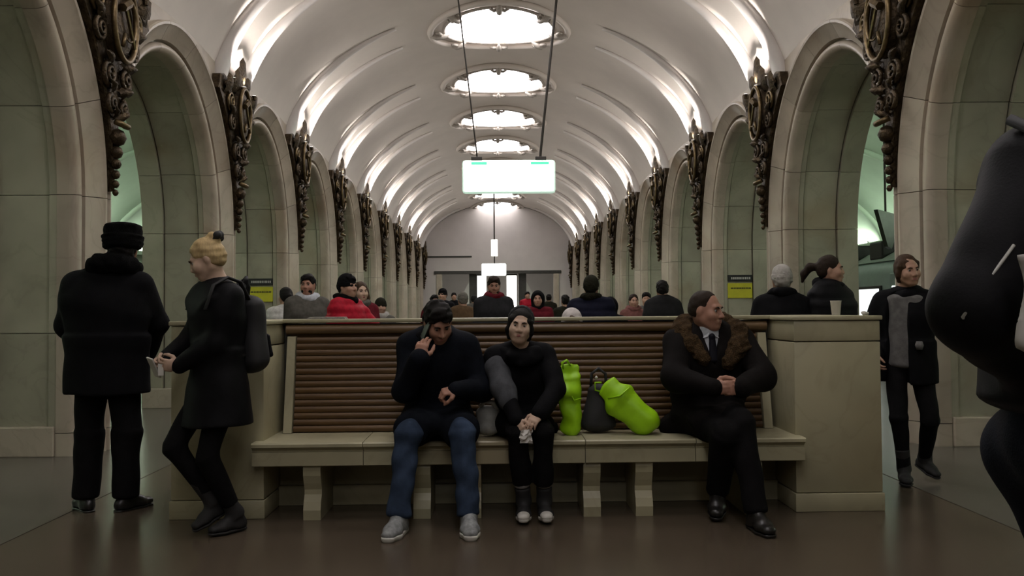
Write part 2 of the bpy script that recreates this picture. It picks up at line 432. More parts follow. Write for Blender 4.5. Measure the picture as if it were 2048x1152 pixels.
# ---------------------------------------------------------------- bronze ornaments between the arches
def half_gap(z, off=0.03):
    if z <= SPR: return 0.02
    q = (z-SPR)/(OB+off)
    return BAY/2-(OA+off)*math.sqrt(max(0, 1-q*q))
def relief(poly, x0, x1, inset=0.015):
    """a plate from a (y,z) outline, proud of the wall, its front edge drawn in"""
    n = len(poly); cy = sum(p[0] for p in poly)/n; cz = sum(p[1] for p in poly)/n
    def sh(p):
        d = math.hypot(p[0]-cy, p[1]-cz)+1e-6; k = max(0.2, 1-inset/d*1.5); return (cy+(p[0]-cy)*k, cz+(p[1]-cz)*k)
    v = [(x0, *p) for p in poly]+[(x1-inset, *p) for p in poly]+[(x1, *sh(p)) for p in poly]
    f = []
    for r in range(2): f += [(r*n+i, r*n+(i+1) % n, (r+1)*n+(i+1) % n, (r+1)*n+i) for i in range(n)]
    f.append(tuple(2*n+i for i in range(n)))
    return v, f
def leaf(base, tip, wd, x0, bulge, nseg=7):
    """pointed curling leaf from base to tip in the (y,z) plane, with a raised midrib"""
    b0 = Vector(base); t0 = Vector(tip); d = t0-b0; n = Vector((-d.y, d.x)).normalized()
    v = []; f = []
    for i in range(nseg+1):
        t = i/nseg; w_ = wd*math.sin(PI*min(1, 0.12+0.88*t)**0.8)*(1+0.22*math.cos(t*22)) if i < nseg else 0.002
        c = b0+d*t; x = x0+bulge*math.sin(PI*t*0.9)+(0.05*t*t)
        for k, (q, dx) in enumerate(((-1, -0.03), (-0.5, 0.012), (0, 0.03), (0.5, 0.012), (1, -0.03))):
            p = c+n*w_*q; v.append((x+dx*min(1, w_/0.05), p.x, p.y))
    for i in range(nseg):
        for k in range(4): f.append((i*5+k, i*5+k+1, (i+1)*5+k+1, (i+1)*5+k))
    return v, f
def spiral(c, r, turns, a0, sgn, x):
    pts = []; n = int(16*turns)
    for i in range(n+1):
        t = i/n; a = a0+sgn*2*PI*turns*t; rr = r*(1-0.86*t); pts.append((x+0.035*t, c[0]+rr*math.cos(a), c[1]+rr*math.sin(a)))
    return pts, [0.026*(1-0.45*i/n) for i in range(n+1)]
def ornament_parts():
    P = []
    # tapering panel that fills the spandrel
    zs = [2.42+0.1*i for i in range(19)]
    poly = [(half_gap(z)*1.0+0.01, z) for z in zs]+[(0.78, 4.3), (0.74, 4.42), (0.58, 4.46), (0.42, 4.40), (0.3, 4.5)]
    poly = poly+[(-a, z) for a, z in reversed(poly)]
    q = MB().add(*relief(poly, 0.0, 0.12)); P.append(('panel', q, M_BRONZE, False, None))
    # shield with sickle and hammer
    el = [(0.24*math.cos(2*PI*i/28), 4.02+0.36*math.sin(2*PI*i/28)) for i in range(28)]
    q = MB().add(*relief(el, 0.05, 0.17, 0.05)); P.append(('shield', q, M_BRONZE, True, None))
    ring = [(0.17, 0.25*math.cos(2*PI*i/32), 4.02+0.37*math.sin(2*PI*i/32)) for i in range(33)]
    q = MB().tube(ring, 0.028, 8, False); P.append(('shield_rim', q, M_BRONZE2, True, 'shield'))
    arc = [(0.2, 0.01+0.15*math.cos(a), 4.04+0.2*math.sin(a)) for a in [math.radians(120-250*i/14) for i in range(15)]]
    q = MB().tube(arc, [0.006+0.022*math.sin(PI*min(1, (i+0.6)/13)) for i in range(15)], 6); q.tube([arc[-1], (0.2, -0.13, 3.76)], 0.02, 6)
    P.append(('sickle', q, M_BRONZE2, True, 'shield'))
    q = MB().tube([(0.205, 0.12, 3.8), (0.205, -0.09, 4.16)], 0.018, 6); q.tube([(0.21, -0.16, 4.11), (0.21, -0.01, 4.2)], 0.042, 6)
    P.append(('hammer', q, M_BRONZE2, False, 'shield'))
    # crown of pointed leaves
    for (b0, t0, w_) in (((0, 4.3), (0.0, 4.84), 0.22), ((-0.2, 4.3), (-0.24, 4.62), 0.17), ((0.2, 4.3), (0.24, 4.62), 0.17), ((-0.5, 4.2), (-0.62, 4.46), 0.15), ((0.5, 4.2), (0.62, 4.46), 0.15)):
        q = MB().add(*leaf(b0, t0, w_, 0.07, 0.06)); P.append(('crest_leaf', q, M_BRONZE, True, None))
    # scrolls beside and under the shield
    for s_ in (-1, 1):
        for (c, r, tu, a0, sg) in (((0.42, 4.13), 0.13, 2.0, -PI/2, 1), ((0.36, 3.85), 0.11, 2.0, PI/2, -1), ((0.17, 3.5), 0.12, 2.2, -PI/2, 1), ((0.12, 3.22), 0.09, 2.0, PI/2, -1), ((0.56, 4.28), 0.09, 1.8, 0, 1)):
            a = a0 if s_ > 0 else PI-a0
            pts, rr = spiral((s_*c[0], c[1]), r, tu, a, sg*s_, 0.09); q = MB().tube(pts, rr, 6); P.append(('scroll', q, M_BRONZE2 if r > 0.121 else M_BRONZE, True, None))
        for (b0, t0, w_) in (((0.1, 3.62), (0.34, 3.66), 0.06), ((0.06, 3.36), (0.25, 3.42), 0.05), ((0.04, 3.1), (0.15, 3.2), 0.04), ((0.3, 3.98), (0.56, 4.05), 0.07)):
            q = MB().add(*leaf((s_*b0[0], b0[1]), (s_*t0[0], t0[1]), w_, 0.08, 0.05)); P.append(('leaf', q, M_BRONZE, True, None))
    # collar and the drop of buds
    q = MB().tube([(0.12, -0.11, 3.06), (0.17, -0.06, 3.04), (0.19, 0, 3.03), (0.17, 0.06, 3.04), (0.12, 0.11, 3.06)], 0.03, 8); P.append(('collar', q, M_BRONZE2, True, None))
    for i, (z, r) in enumerate(((2.93, 0.085), (2.79, 0.062), (2.68, 0.05), (2.58, 0.042), (2.49, 0.036), (2.41, 0.03))):
        q = MB().lathe([(0.01, -r), (r*0.7, -r*0.7), (r, 0), (r*0.7, r*0.7), (0.01, r)], 10, (0.07+r*0.3, 0, z)); P.append(('bud', q, M_BRONZE, True, None))
    return P
ORN = {}
for side in (-1, 1):
    parts = ornament_parts()
    lst = []
    for nm, q, m_, sm, par in parts:
        dx = 0.0 if nm == 'panel' else 0.05
        q.v = [(-side*(x+dx), y, z) for x, y, z in q.v]
        me = mesh(nm, q.v, q.f, sm); bm = bmesh.new(); bm.from_mesh(me); bmesh.ops.recalc_face_normals(bm, faces=bm.faces); bm.to_mesh(me); bm.free()
        me.materials.append(m_); lst.append((nm, me, par))
    ORN[side] = lst
cove_m = mat('cove lamp glass', (1, 0.95, 0.9), 0.4, emit=(1, 0.95, 0.9), estr=4.0)
COVE_ME = {}
for side in (-1, 1):
    for k in range(1, NP):
        t = thing('bronze_ornament', 'bronze emblem relief between the arches of the %s wall, %s from the camera' % (SIDE[side], ORD[k-1]), 'ornament',
                  (XC+side*(W-0.005), pier(k), 0), 0, 'bronze reliefs along the %s wall' % SIDE[side])
        par_o = None
        for nm, me, par in ORN[side]:
            o = link(nm, me, None, par_o if par else t)
            if nm == 'shield': par_o = o
        # three small uplights hidden behind the crest: a narrow one at the foot of each moulding, a wide one added between to brighten the vault
        for dy, nm in ((-0.50, 'near'), (0.0, 'added middle'), (0.50, 'far')) if k < NP-1 else ():
            c = thing('cove_uplight', '%s uplight behind the crest of the %s bronze of the %s wall' % (nm, ORD[k-1], SIDE[side]), 'lamp',
                      (XC+side*(W-0.21), pier(k)+dy, 4.36), 0, 'uplights behind the bronzes')
            if 'cup' not in COVE_ME:
                COVE_ME['cup'] = MB().lathe([(0.025, 0), (0.035, 0.05), (0.035, 0.06)], 10).build('cup', M_BRONZE, c).data
                COVE_ME['lens'] = MB().lathe([(0.01, 0.052), (0.03, 0.058), (0.028, 0.064)], 10).build('lens', cove_m, c).data
            else:
                link('cup', COVE_ME['cup'], None, c); link('lens', COVE_ME['lens'], None, c)
            MB().tube([(0, 0, 0.01), (side*0.24, 0, -0.01)], 0.012, 6).build('arm', M_BRONZE, c)
            l = bpy.data.lights.new('uplight', 'SPOT'); l.color = (1, 0.93, 0.87); l.shadow_soft_size = 0.03
            if dy: l.energy = COVE_POWER; l.spot_size = math.radians(34); l.spot_blend = 0.6; ax_ = Vector((-side*0.20, 0, 1))
            else: l.energy = WASH_POWER; l.spot_size = math.radians(150); l.spot_blend = 1.0; ax_ = Vector((-side*0.55, 0, 1))
            lo = bpy.data.objects.new('uplight_beam', l); COL.objects.link(lo); lo.parent = c; lo.location = (0, 0, 0.10)
            lo.rotation_euler = (-ax_).to_track_quat('Z', 'Y').to_euler()

# ---------------------------------------------------------------- round lamps set into the crown of the vault
M_LENS = mat('lamp opal glass', (0.95, 0.92, 0.93), 0.4, emit=(1.0, 0.945, 0.955), estr=LENS_POWER)
M_FRAME = mat('lamp frame stucco', (0.46, 0.42, 0.37), 0.5, var=0.25, scale=20)
def crown(x): return vz(x)+0.045
def lamp_meshes():
    out = []
    def rr(a): return 1.02*(1-0.07*(0.5+0.5*math.cos(8*a))**6)
    N = 64
    v = [(0, 0, crown(0)-0.16)]; f = []
    for j in range(1, 5):
        for i in range(N):
            a = 2*PI*i/N; r = rr(a)*j/4; x, y = r*math.cos(a), r*math.sin(a)
            v.append((x, y, crown(x)-0.06-0.10*math.sqrt(max(0, 1-(j/4)**2))))
    for i in range(N): f.append((0, 1+i, 1+(i+1) % N))
    for j in range(3):
        for i in range(N): f.append((1+j*N+i, 1+(j+1)*N+i, 1+(j+1)*N+(i+1) % N, 1+j*N+(i+1) % N))
    out.append(('lens', v, f, M_LENS, True))
    for nm, r0, rad, m_ in (('inner_ring', 1.05, 0.03, M_FRAME), ('outer_ring', 1.30, 0.06, M_PLASTER)):
        q = MB(); q.tube([(r0*math.cos(2*PI*i/64), r0*math.sin(2*PI*i/64), crown(r0*math.cos(2*PI*i/64))-0.05) for i in range(65)], rad, 8, False)
        out.append((nm, q.v, q.f, m_, True))
    for k in range(8):
        a = PI*k/4+PI/2; q = MB(); ca, sa = math.cos(a), math.sin(a)
        def pt(r, s_, dz): x = r*ca-s_*sa; y = r*sa+s_*ca; return (x, y, crown(x)-0.06-dz)
        q.tube([pt(1.30, 0, 0.02), pt(1.18, 0, 0.07), pt(1.05, 0, 0.09), pt(0.93, 0, 0.06)], [0.035, 0.06, 0.055, 0.02], 8)
        for s_ in (-1, 1): q.tube([pt(1.13, 0, 0.06), pt(1.09, s_*0.1, 0.07), pt(1.13, s_*0.16, 0.05), pt(1.18, s_*0.13, 0.04)], [0.03, 0.03, 0.026, 0.02], 6)
        out.append(('bracket', q.v, q.f, M_FRAME, True))
    r = []
    for nm, v, f, m_, sm in out:
        me = mesh(nm, v, f, sm); bm = bmesh.new(); bm.from_mesh(me); bmesh.ops.recalc_face_normals(bm, faces=bm.faces); bm.to_mesh(me); bm.free(); me.materials.append(m_); r.append((nm, me))
    return r
LM = lamp_meshes()
LORD = {k: '%s in front of the camera' % ORD[k-1] for k in range(1, NP)}
LORD.update({0: 'above the camera', -1: 'just behind the camera', -2: 'second behind the camera', -3: 'third behind the camera'})
for k in range(-3, NP):
    t = thing('vault_lamp', 'round glowing scalloped lamp in the crown of the vault, %s' % LORD[k], 'lamp', (XC, pier(k)+0.29, 0), 0, 'round lamps along the vault')
    for nm, me in LM: link(nm, me, None, t)

# ---------------------------------------------------------------- hanging signs
M_ROD = mat('dark hanger rod', (0.05, 0.045, 0.04), 0.5, 0.5, var=0.2)
M_SIGNW = mat('lit sign face', (0.95, 1, 0.97), 0.4, emit=(0.97, 1.0, 0.97), estr=2.3)
M_SIGNG = mat('green print on the sign', (0.1, 0.8, 0.45), 0.4, emit=(0.12, 0.78, 0.45), estr=0.9)
M_SIGNB = mat('sign case', (0.8, 0.85, 0.82), 0.35, emit=(0.7, 1, 0.8), estr=0.6)
YS = 14.4; zs = 3.48
sg = thing('hanging_sign', 'large lit white direction sign with green marks hanging on two rods', 'sign', (0.23, YS, 0))
o = MB().box((-0.77, -0.06, zs-0.27), (0.77, 0.09, zs+0.28), 0.05).build('case', M_SIGNB, sg, auto=AUTO)
o = MB().box((-0.735, -0.072, zs-0.24), (0.735, -0.055, zs+0.25), 0.006).build('light_panel', M_SIGNW, sg)
for (xa, xb) in ((-0.62, -0.36), (0.36, 0.66)):
    MB().box((xa, -0.079, zs+0.195), (xb, -0.07, zs+0.24)).build('green_mark', M_SIGNG, o)
for s_ in (-1, 1):
    MB().tube([(s_*0.52, 0.02, zs+0.28), (s_*0.53, 0.02, zs+0.42), (s_*0.84, 0.02, vz(0.9)+0.05)], 0.014 if s_ < 0 else 0.024, 6).build('rod', M_ROD, sg)
    MB().box((s_*0.53-0.09, -0.02, zs+0.27), (s_*0.53+0.09, 0.06, zs+0.34), 0.01).build('clamp', M_ROD, sg)
y2 = 38.5
s2 = thing('hanging_sign', 'small lit white sign hanging far down the hall before the end wall', 'sign', (-0.08, y2, 0))
MB().box((-0.54, -0.06, 2.82), (0.54, 0.06, 3.36), 0.05).build('light_panel', M_SIGNW, s2, auto=AUTO)
MB().tube([(0.03, 0.0, 3.36), (0.03, 0, 3.75)], 0.03, 6).build('rod', M_ROD, s2)
MB().box((-0.12, -0.09, 3.68), (0.18, 0.09, 4.42), 0.03).build('clock_box', mat('lit clock box', (0.9, 0.95, 0.9), 0.4, emit=(1, 1, 0.93), estr=0.9), s2)
MB().tube([(0.03, 0.0, 4.42), (0.03, 0, vz(0.03)+0.03)], 0.035, 6).build('rod', M_ROD, s2)

# small notices on the reveals of the third arch on either side
M_NBLK = mat('black notice', (0.02, 0.02, 0.02), 0.4, var=0.2); M_NYEL = mat('yellow notice', (0.62, 0.60, 0.03), 0.5, var=0.1); M_NTXT = mat('pale print', (0.6, 0.6, 0.55), 0.5, var=0.1)
M_NTXD = mat('dark print', (0.1, 0.1, 0.02), 0.5, var=0.1)
for side in (-1, 1):
    yj = pier(3)+BAY/2+IA-0.025; x = XC+side*(W+0.54)
    t = thing('notice', 'black and yellow notice on the %s arch reveal, %s' % (('left', 'backpack in front') if side < 0 else ('right', 'beanie beside')), 'notice', (x, yj+0.055, 0))
    MB().box((-0.225, -0.02, 1.77), (0.225, 0, 1.89), 0.004).build('black_strip', M_NBLK, t)
    MB().box((-0.225, -0.02, 1.47), (0.225, 0, 1.74), 0.004).build('yellow_plate', M_NYEL, t)
    rng = random.Random(3)
    q = MB(); xx = -0.16
    while xx < 0.17: w_ = rng.uniform(0.018, 0.034); q.box((xx, -0.024, 1.81), (xx+w_, -0.019, 1.85)); xx += w_+0.012
    o = q.build('print', M_NTXT, t)
    q = MB(); xx = -0.17
    while xx < 0.17: w_ = rng.uniform(0.02, 0.05); q.box((xx, -0.024, 1.635), (xx+w_, -0.019, 1.66)); xx += w_+0.008
    q.build('print', M_NTXD, t)

# ---------------------------------------------------------------- train on the right platform
M_TRAIN = mat('train paint', (0.22, 0.30, 0.28), 0.35, 0.1, var=0.1); M_TROOF = mat('train roof', (0.36, 0.41, 0.38), 0.5, var=0.15); M_TWIN = mat('lit train window', (0.8, 0.9, 0.9), 0.2, emit=(0.95, 1, 0.95), estr=1.3)
M_TBLK = mat('train black rubber', (0.01, 0.01, 0.01), 0.5, var=0.2)
tx0, tx1 = XC+7.72, XC+10.4
tr = thing('metro_train', 'grey green metro carriage standing at the right platform', 'train', (0, 19.0, -1.0))
prof = [(tx0, 0.3), (tx0-0.03, 1.2), (tx0, 2.95), (tx0+0.12, 3.2), (tx0+0.5, 3.42), (tx0+1.34, 3.52), (tx1-0.5, 3.42), (tx1-0.12, 3.2), (tx1, 2.95), (tx1, 0.3)]
MB().prism(prof, 1, -9.5, 9.5).build('body', M_TRAIN, tr, auto=AUTO)
rf = MB().prism([(tx0+0.1, 3.22), (tx0+0.5, 3.45), (tx0+1.34, 3.56), (tx1-0.5, 3.45), (tx1-0.1, 3.22)], 1, -9.4, 9.4).build('roof', M_TROOF, tr, auto=AUTO)
for i in range(14):
    y_ = -8.6+i*1.32
    MB().box((tx0+0.2, y_-0.3, 3.28), (tx0+0.75, y_+0.3, 3.66), 0.04).build('roof_vent', M_TBLK, rf)
for c in range(4):
    y_ = -7.2+c*4.7
    d = MB().box((tx0-0.055, y_-0.62, 0.95), (tx0+0.02, y_+0.62, 2.95), 0.02).build('door', M_TRAIN, tr)
    for s_ in (-1, 1): MB().box((tx0-0.065, y_+s_*0.31-0.2, 1.8), (tx0-0.04, y_+s_*0.31+0.2, 2.7), 0.01).build('door_window', M_TWIN, d)
for c in range(3):
    for q_ in (-0.68, 0.68):
        y_ = -4.85+c*4.7+q_
        w_ = MB().box((tx0-0.05, y_-0.62, 1.75), (tx0+0.02, y_+0.62, 2.72), 0.02).build('window_frame', M_TBLK, tr)
        MB().box((tx0-0.06, y_-0.56, 1.81), (tx0-0.04, y_+0.56, 2.66), 0.01).build('window_pane', M_TWIN, w_)
# dark driver mirror hung over the right platform
mr_ = thing('platform_mirror', 'dark tilted driver mirror hung under the right platform vault', 'mirror', (XC+6.75, 15.2, 0), 0.5)
q = MB().prism([(-0.26, 2.98), (0.22, 2.92), (0.26, 2.6), (0.1, 2.3), (0.0, 2.34)], 1, -0.04, 0.04); q.build('panel', mat('dark mirror back', (0.03, 0.045, 0.03), 0.4, var=0.3), mr_)
MB().tube([(0.0, 0, 2.95), (0.0, 0, 5.44)], 0.02, 6).build('hanger', M_ROD, mr_)

# ---------------------------------------------------------------- the double bench
M_WOOD = mat('bench wood', (0.13, 0.068, 0.021), 0.42, var=0.4, scale=5, stretch=(0.6, 9, 9), rnd=0.1, bump=0.1, bscale=20)
M_WOOD2 = mat('bench rail wood', (0.17, 0.105, 0.048), 0.36, var=0.35, scale=5, stretch=(0.6, 9, 9), rnd=0.06)
BX0, BX1 = -2.016, 2.416      # outer ends of the pillars
PIN0, PIN1 = -1.444, 1.869    # inner faces
YF, YM, YB = 5.47, 6.05, 6.63
BT = 1.222
bench = thing('bench', 'long wooden-backed double bench between two marble pillars', 'bench', ((BX0+BX1)/2, YM, 0))
CB = Vector(((BX0+BX1)/2, YM, 0))
def bb(lo, hi, nm, m_, par=None, bev=0.006):
    return MB().box(Vector(lo)-CB, Vector(hi)-CB, bev).build(nm, m_, par or bench, auto=AUTO)
for (xa, xb) in ((BX0, PIN0), (PIN1, BX1)):
    p = bb((xa, YF, 0.117), (xb, YB, 1.058), 'pillar', M_BENCHM)
    bb((xa-0.008, YF-0.012, 0), (xb+0.008, YB+0.012, 0.113), 'pillar_plinth', M_BENCHM, p)
    bb((xa, YF, 1.064), (xb, YB, BT-0.03), 'pillar_frieze', M_BENCHM, p)
    bb((xa-0.012, YF-0.015, BT-0.027), (xb+0.012, YB+0.015, BT), 'pillar_cap', M_BENCHM, p)
core = bb((PIN0+0.002, YM-0.06, 0.0), (PIN1-0.002, YM+0.06, BT-0.03), 'back_core', M_DARK)
bb((PIN0+0.004, YM-0.14, BT-0.022), (PIN1-0.004, YM+0.14, BT+0.002), 'back_cap', M_BENCHM)
lege = {}
for sg_ in (1, -1):          # front side and rear side
    def yy(d): return YM-sg_*(YM-d)
    def bx2(lo, hi, nm, m_, par=None, bev=0.006):
        ya, yb = sorted((yy(lo[1]), yy(hi[1]))); return bb((lo[0], ya, lo[2]), (hi[0], yb, hi[2]), nm, m_, par, bev)
    # seat: five marble lengths with a moulded front edge
    xs = [-1.494+i*(3.39/5) for i in range(6)]
    for i in range(5):
        pr = [(5.36, 0.478), (5.352, 0.470), (5.352, 0.452), (5.372, 0.444), (5.385, 0.43), (5.385, 0.422), (5.372, 0.418), (5.372, 0.338), (5.38, 0.333), (5.95, 0.333), (5.95, 0.478)]
        q = MB().prism([(yy(a)-CB.y, b_) for a, b_ in pr], 0, xs[i]+0.002-CB.x, xs[i+1]-0.002-CB.x); q.build('seat_slab', M_BENCHM, bench)
    # console legs with a waved front
    for cx in (622, 841, 942, 1182, 1287, 1508):
        x = (cx-992)/326
        pr = [(5.95, 0), (5.41, 0.0), (5.405, 0.06), (5.42, 0.11), (5.445, 0.15), (5.445, 0.18), (5.425, 0.22), (5.405, 0.27), (5.40, 0.31), (5.405, 0.333), (5.95, 0.333)]
        q = MB().prism([(yy(a)-CB.y, b_) for a, b_ in pr], 0, x-0.053-CB.x, x+0.053-CB.x); q.build('leg', M_BENCHM, bench)
    bx2((PIN0+0.002, 5.86, 0.0), (PIN1-0.002, YM-0.05, 0.333), 'under_panel', M_BENCHM)
    bx2((PIN0+0.002, 5.82, 0.0), (PIN1-0.002, 5.86, 0.13), 'under_plinth', M_BENCHM)
    # reclined slats
    z0, z1, ns = 0.485, 1.105, 15
    for i in range(ns):
        za = z0+(z1-z0)*i/ns; zb = z0+(z1-z0)*(i+1)/ns-0.003; t = (i+0.5)/ns
        yc = 5.80+0.13*t+0.012*math.sin(PI*t*1.2)
        n_ = 6; poly = [(yy(yc+0.03)-CB.y, za)]+[(yy(yc-0.007*math.sin(PI*j/n_)-0.004)-CB.y, za+(zb-za)*j/n_) for j in range(n_+1)]+[(yy(yc+0.03)-CB.y, zb)]
        q = MB().prism(poly, 0, PIN0+0.105-CB.x, PIN1-0.105-CB.x); q.build('slat', M_WOOD, bench, auto=math.radians(50))
    q = MB(); pl = [(yy(5.945+0.036*math.cos(a))-CB.y, 1.155+0.034*math.sin(a)) for a in [2*PI*j/14 for j in range(14)]]
    q.prism(pl, 0, PIN0+0.03-CB.x, PIN1-0.03-CB.x); q.build('top_rail', M_WOOD2, bench, auto=math.radians(50))
    bx2((PIN0+0.05, 5.955, 1.09), (PIN1-0.05, 6.0, 1.19), 'rail_board', M_WOOD)
    for xa in (PIN0+0.045, PIN1-0.10):
        q = MB(); q.prism([(yy(5.77)-CB.y, 0.482), (yy(5.90)-CB.y, 1.11), (yy(6.0)-CB.y, 1.11), (yy(6.0)-CB.y, 0.482)], 0, xa-CB.x, xa+0.055-CB.x); q.build('side_post', M_BENCHM, bench)
# ---------------------------------------------------------------- smooth bodies from blended volumes
def V(*a): return np.array(a[0] if len(a) == 1 else a, dtype=np.float64)
def nrm(a): a = V(a); return a/(np.linalg.norm(a)+1e-9)
def rot(yaw=0, pitch=0, roll=0):
    """degrees; a figure looks along -y, yaw > 0 turns towards +x, pitch > 0 looks down"""
    a, b, c = [math.radians(t) for t in (yaw, pitch, roll)]
    Rz = np.array([[math.cos(a), -math.sin(a), 0], [math.sin(a), math.cos(a), 0], [0, 0, 1]])
    Rx = np.array([[1, 0, 0], [0, math.cos(b), -math.sin(b)], [0, math.sin(b), math.cos(b)]])
    Ry = np.array([[math.cos(c), 0, math.sin(c)], [0, 1, 0], [-math.sin(c), 0, math.cos(c)]])
    return Rz @ Rx @ Ry
class SDF:
    def __init__(s, h=0.01): s.h = h; s.ops = []; s.warps = []
    def loft(s, a, b, ra, rb=None, k=0.03, x=(1, 0, 0), cap=1.0, sub=False):
        """tapered bar from a to b; radii (u, v), u measured along x"""
        ra = (ra, ra) if np.isscalar(ra) else ra; rb = ra if rb is None else ((rb, rb) if np.isscalar(rb) else rb)
        s.ops.append(('L', V(a), V(b), ra, rb, k, nrm(x), cap, sub)); return s
    def ball(s, c, r, k=0.03, R=None, sub=False):
        r = (r, r, r) if np.isscalar(r) else r
        s.ops.append(('E', V(c), V(r), np.eye(3) if R is None else R, k, sub)); return s
    def cut(s, p, n, k=0.01):
        """keeps what lies behind the plane through p with normal n"""
        s.ops.append(('C', V(p), nrm(n), k)); return s
    def chain(s, pts, rs, k=0.03, x=(1, 0, 0)):
        for i in range(len(pts)-1): s.loft(pts[i], pts[i+1], rs[i], rs[i+1], k, x)
        return s
    def folds(s, amp, freq, seed=0, n=7, st=(1, 1, 1)):
        s.warps.append((amp, freq, seed, n, st)); return s
    def ripple(s, amp, step, axis=2): s.warps.append(('R', amp, step, axis)); return s
    def eval(s):
        lo = V(9, 9, 9.); hi = -lo
        for o in s.ops:
            if o[0] == 'L' and not o[8]:
                r = max(*o[3], *o[4]); lo = np.minimum(lo, np.minimum(o[1], o[2])-r); hi = np.maximum(hi, np.maximum(o[1], o[2])+r)
            elif o[0] == 'E' and not o[5]: r = o[2].max(); lo = np.minimum(lo, o[1]-r); hi = np.maximum(hi, o[1]+r)
        h = s.h; lo = lo-4*h; hi = hi+4*h
        n = np.ceil((hi-lo)/h).astype(int)+1
        ax = [(lo[i]+h*np.arange(n[i])).astype(np.float32) for i in range(3)]
        F = np.full(n, 1.0, np.float32)
        def sl(a, b):
            i0 = np.clip(np.floor((a-lo)/h).astype(int), 0, n-1); i1 = np.clip(np.ceil((b-lo)/h).astype(int)+1, 1, n)
            return tuple(slice(i0[i], max(i1[i], i0[i]+1)) for i in range(3))
        for o in s.ops:
            if o[0] == 'C':
                _, p, nn, k = o
                d = (ax[0][:, None, None]-p[0])*nn[0]+(ax[1][None, :, None]-p[1])*nn[1]+(ax[2][None, None, :]-p[2])*nn[2]
                q = np.maximum(k-np.abs(F-d), 0)/k; F = (np.maximum(F, d)+q*q*k*0.25).astype(np.float32); continue
            if o[0] == 'L':
                _, a, b, ra, rb, k, xd, cap, sub = o; r = max(*ra, *rb)
                S = sl(np.minimum(a, b)-r*max(1, cap)-k-3*h, np.maximum(a, b)+r*max(1, cap)+k+3*h)
            else:
                _, c, r3, R, k, sub = o; S = sl(c-r3.max()-k-3*h, c+r3.max()+k+3*h)
            X = ax[0][S[0]][:, None, None]; Y = ax[1][S[1]][None, :, None]; Z = ax[2][S[2]][None, None, :]
            if o[0] == 'L':
                w = b-a; Ln = np.linalg.norm(w)+1e-9; w = w/Ln
                u = xd-w*xd.dot(w)
                if np.linalg.norm(u) < 1e-3: u = V(0, 1, 0)-w*w[1]
                if np.linalg.norm(u) < 1e-3: u = V(0, 0, 1)-w*w[2]
                u = u/np.linalg.norm(u); vv = np.cross(w, u)
                px, py, pz = X-a[0], Y-a[1], Z-a[2]
                tw = px*w[0]+py*w[1]+pz*w[2]; t = np.clip(tw/Ln, 0, 1)
                pu = px*u[0]+py*u[1]+pz*u[2]; pv = px*vv[0]+py*vv[1]+pz*vv[2]
                ru = ra[0]+(rb[0]-ra[0])*t; rv = ra[1]+(rb[1]-ra[1])*t; mn = np.minimum(ru, rv)
                ov = (tw-t*Ln)/(mn*cap)
                d = (np.sqrt((pu/ru)**2+(pv/rv)**2+ov**2)-1)*mn
            else:
                p = np.stack(np.broadcast_arrays(X-c[0], Y-c[1], Z-c[2]), -1) @ R
                d = (np.sqrt((p[..., 0]/r3[0])**2+(p[..., 1]/r3[1])**2+(p[..., 2]/r3[2])**2)-1)*r3.min()
            f = F[S]; k = max(k, 1e-4)
            if sub:
                q = np.maximum(k-np.abs(f+d), 0)/k; F[S] = np.maximum(f, -d)+q*q*k*0.25
            else:
                q = np.maximum(k-np.abs(f-d), 0)/k; F[S] = np.minimum(f, d)-q*q*k*0.25
        for wp in s.warps:
            X = ax[0][:, None, None]; Y = ax[1][None, :, None]; Z = ax[2][None, None, :]
            if wp[0] == 'R':
                _, amp, step, axs = wp; q = (X, Y, Z)[axs]; F += (amp*(1-2*np.abs(np.sin(q*PI/step)))).astype(np.float32)
            else:
                amp, fr, seed, nn, st = wp; rg = np.random.RandomState(seed)
                for i in range(nn):
                    kd = rg.normal(size=3)*np.array(st); kd = kd/np.linalg.norm(kd)*fr*rg.uniform(0.5, 1.5)
                    F += (amp/math.sqrt(nn)*np.sin(X*kd[0]+Y*kd[1]+Z*kd[2]+rg.uniform(0, 6.28))).astype(np.float32)
        F[0], F[-1] = 1, 1; F[:, 0], F[:, -1] = 1, 1; F[:, :, 0], F[:, :, -1] = 1, 1
        return F, lo, h
    def mesh(s, name):
        F, lo, h = s.eval(); I = F < 0
        nx, ny, nz = F.shape
        c = np.zeros((nx-1, ny-1, nz-1), np.int8)
        offs = [(i, j, k) for i in (0, 1) for j in (0, 1) for k in (0, 1)]
        for (i, j, k) in offs: c += I[i:nx-1+i, j:ny-1+j, k:nz-1+k]
        act = np.argwhere((c > 0) & (c < 8)); n = len(act)
        idx = np.full(c.shape, -1, np.int32); idx[act[:, 0], act[:, 1], act[:, 2]] = np.arange(n)
        val = np.stack([F[act[:, 0]+i, act[:, 1]+j, act[:, 2]+k] for (i, j, k) in offs], 1)
        acc = np.zeros((n, 3)); cnt = np.zeros(n)
        for a in range(8):
            for b in range(a+1, 8):
                da = np.array(offs[b])-np.array(offs[a])
                if np.abs(da).sum() != 1: continue
                va, vb = val[:, a], val[:, b]; m = (va < 0) != (vb < 0)
                t = np.where(m, va/(va-vb+1e-12), 0)
                acc += m[:, None]*(np.array(offs[a])[None]+t[:, None]*da[None]); cnt += m
        co = lo+(act+acc/cnt[:, None])*h
        quads = []
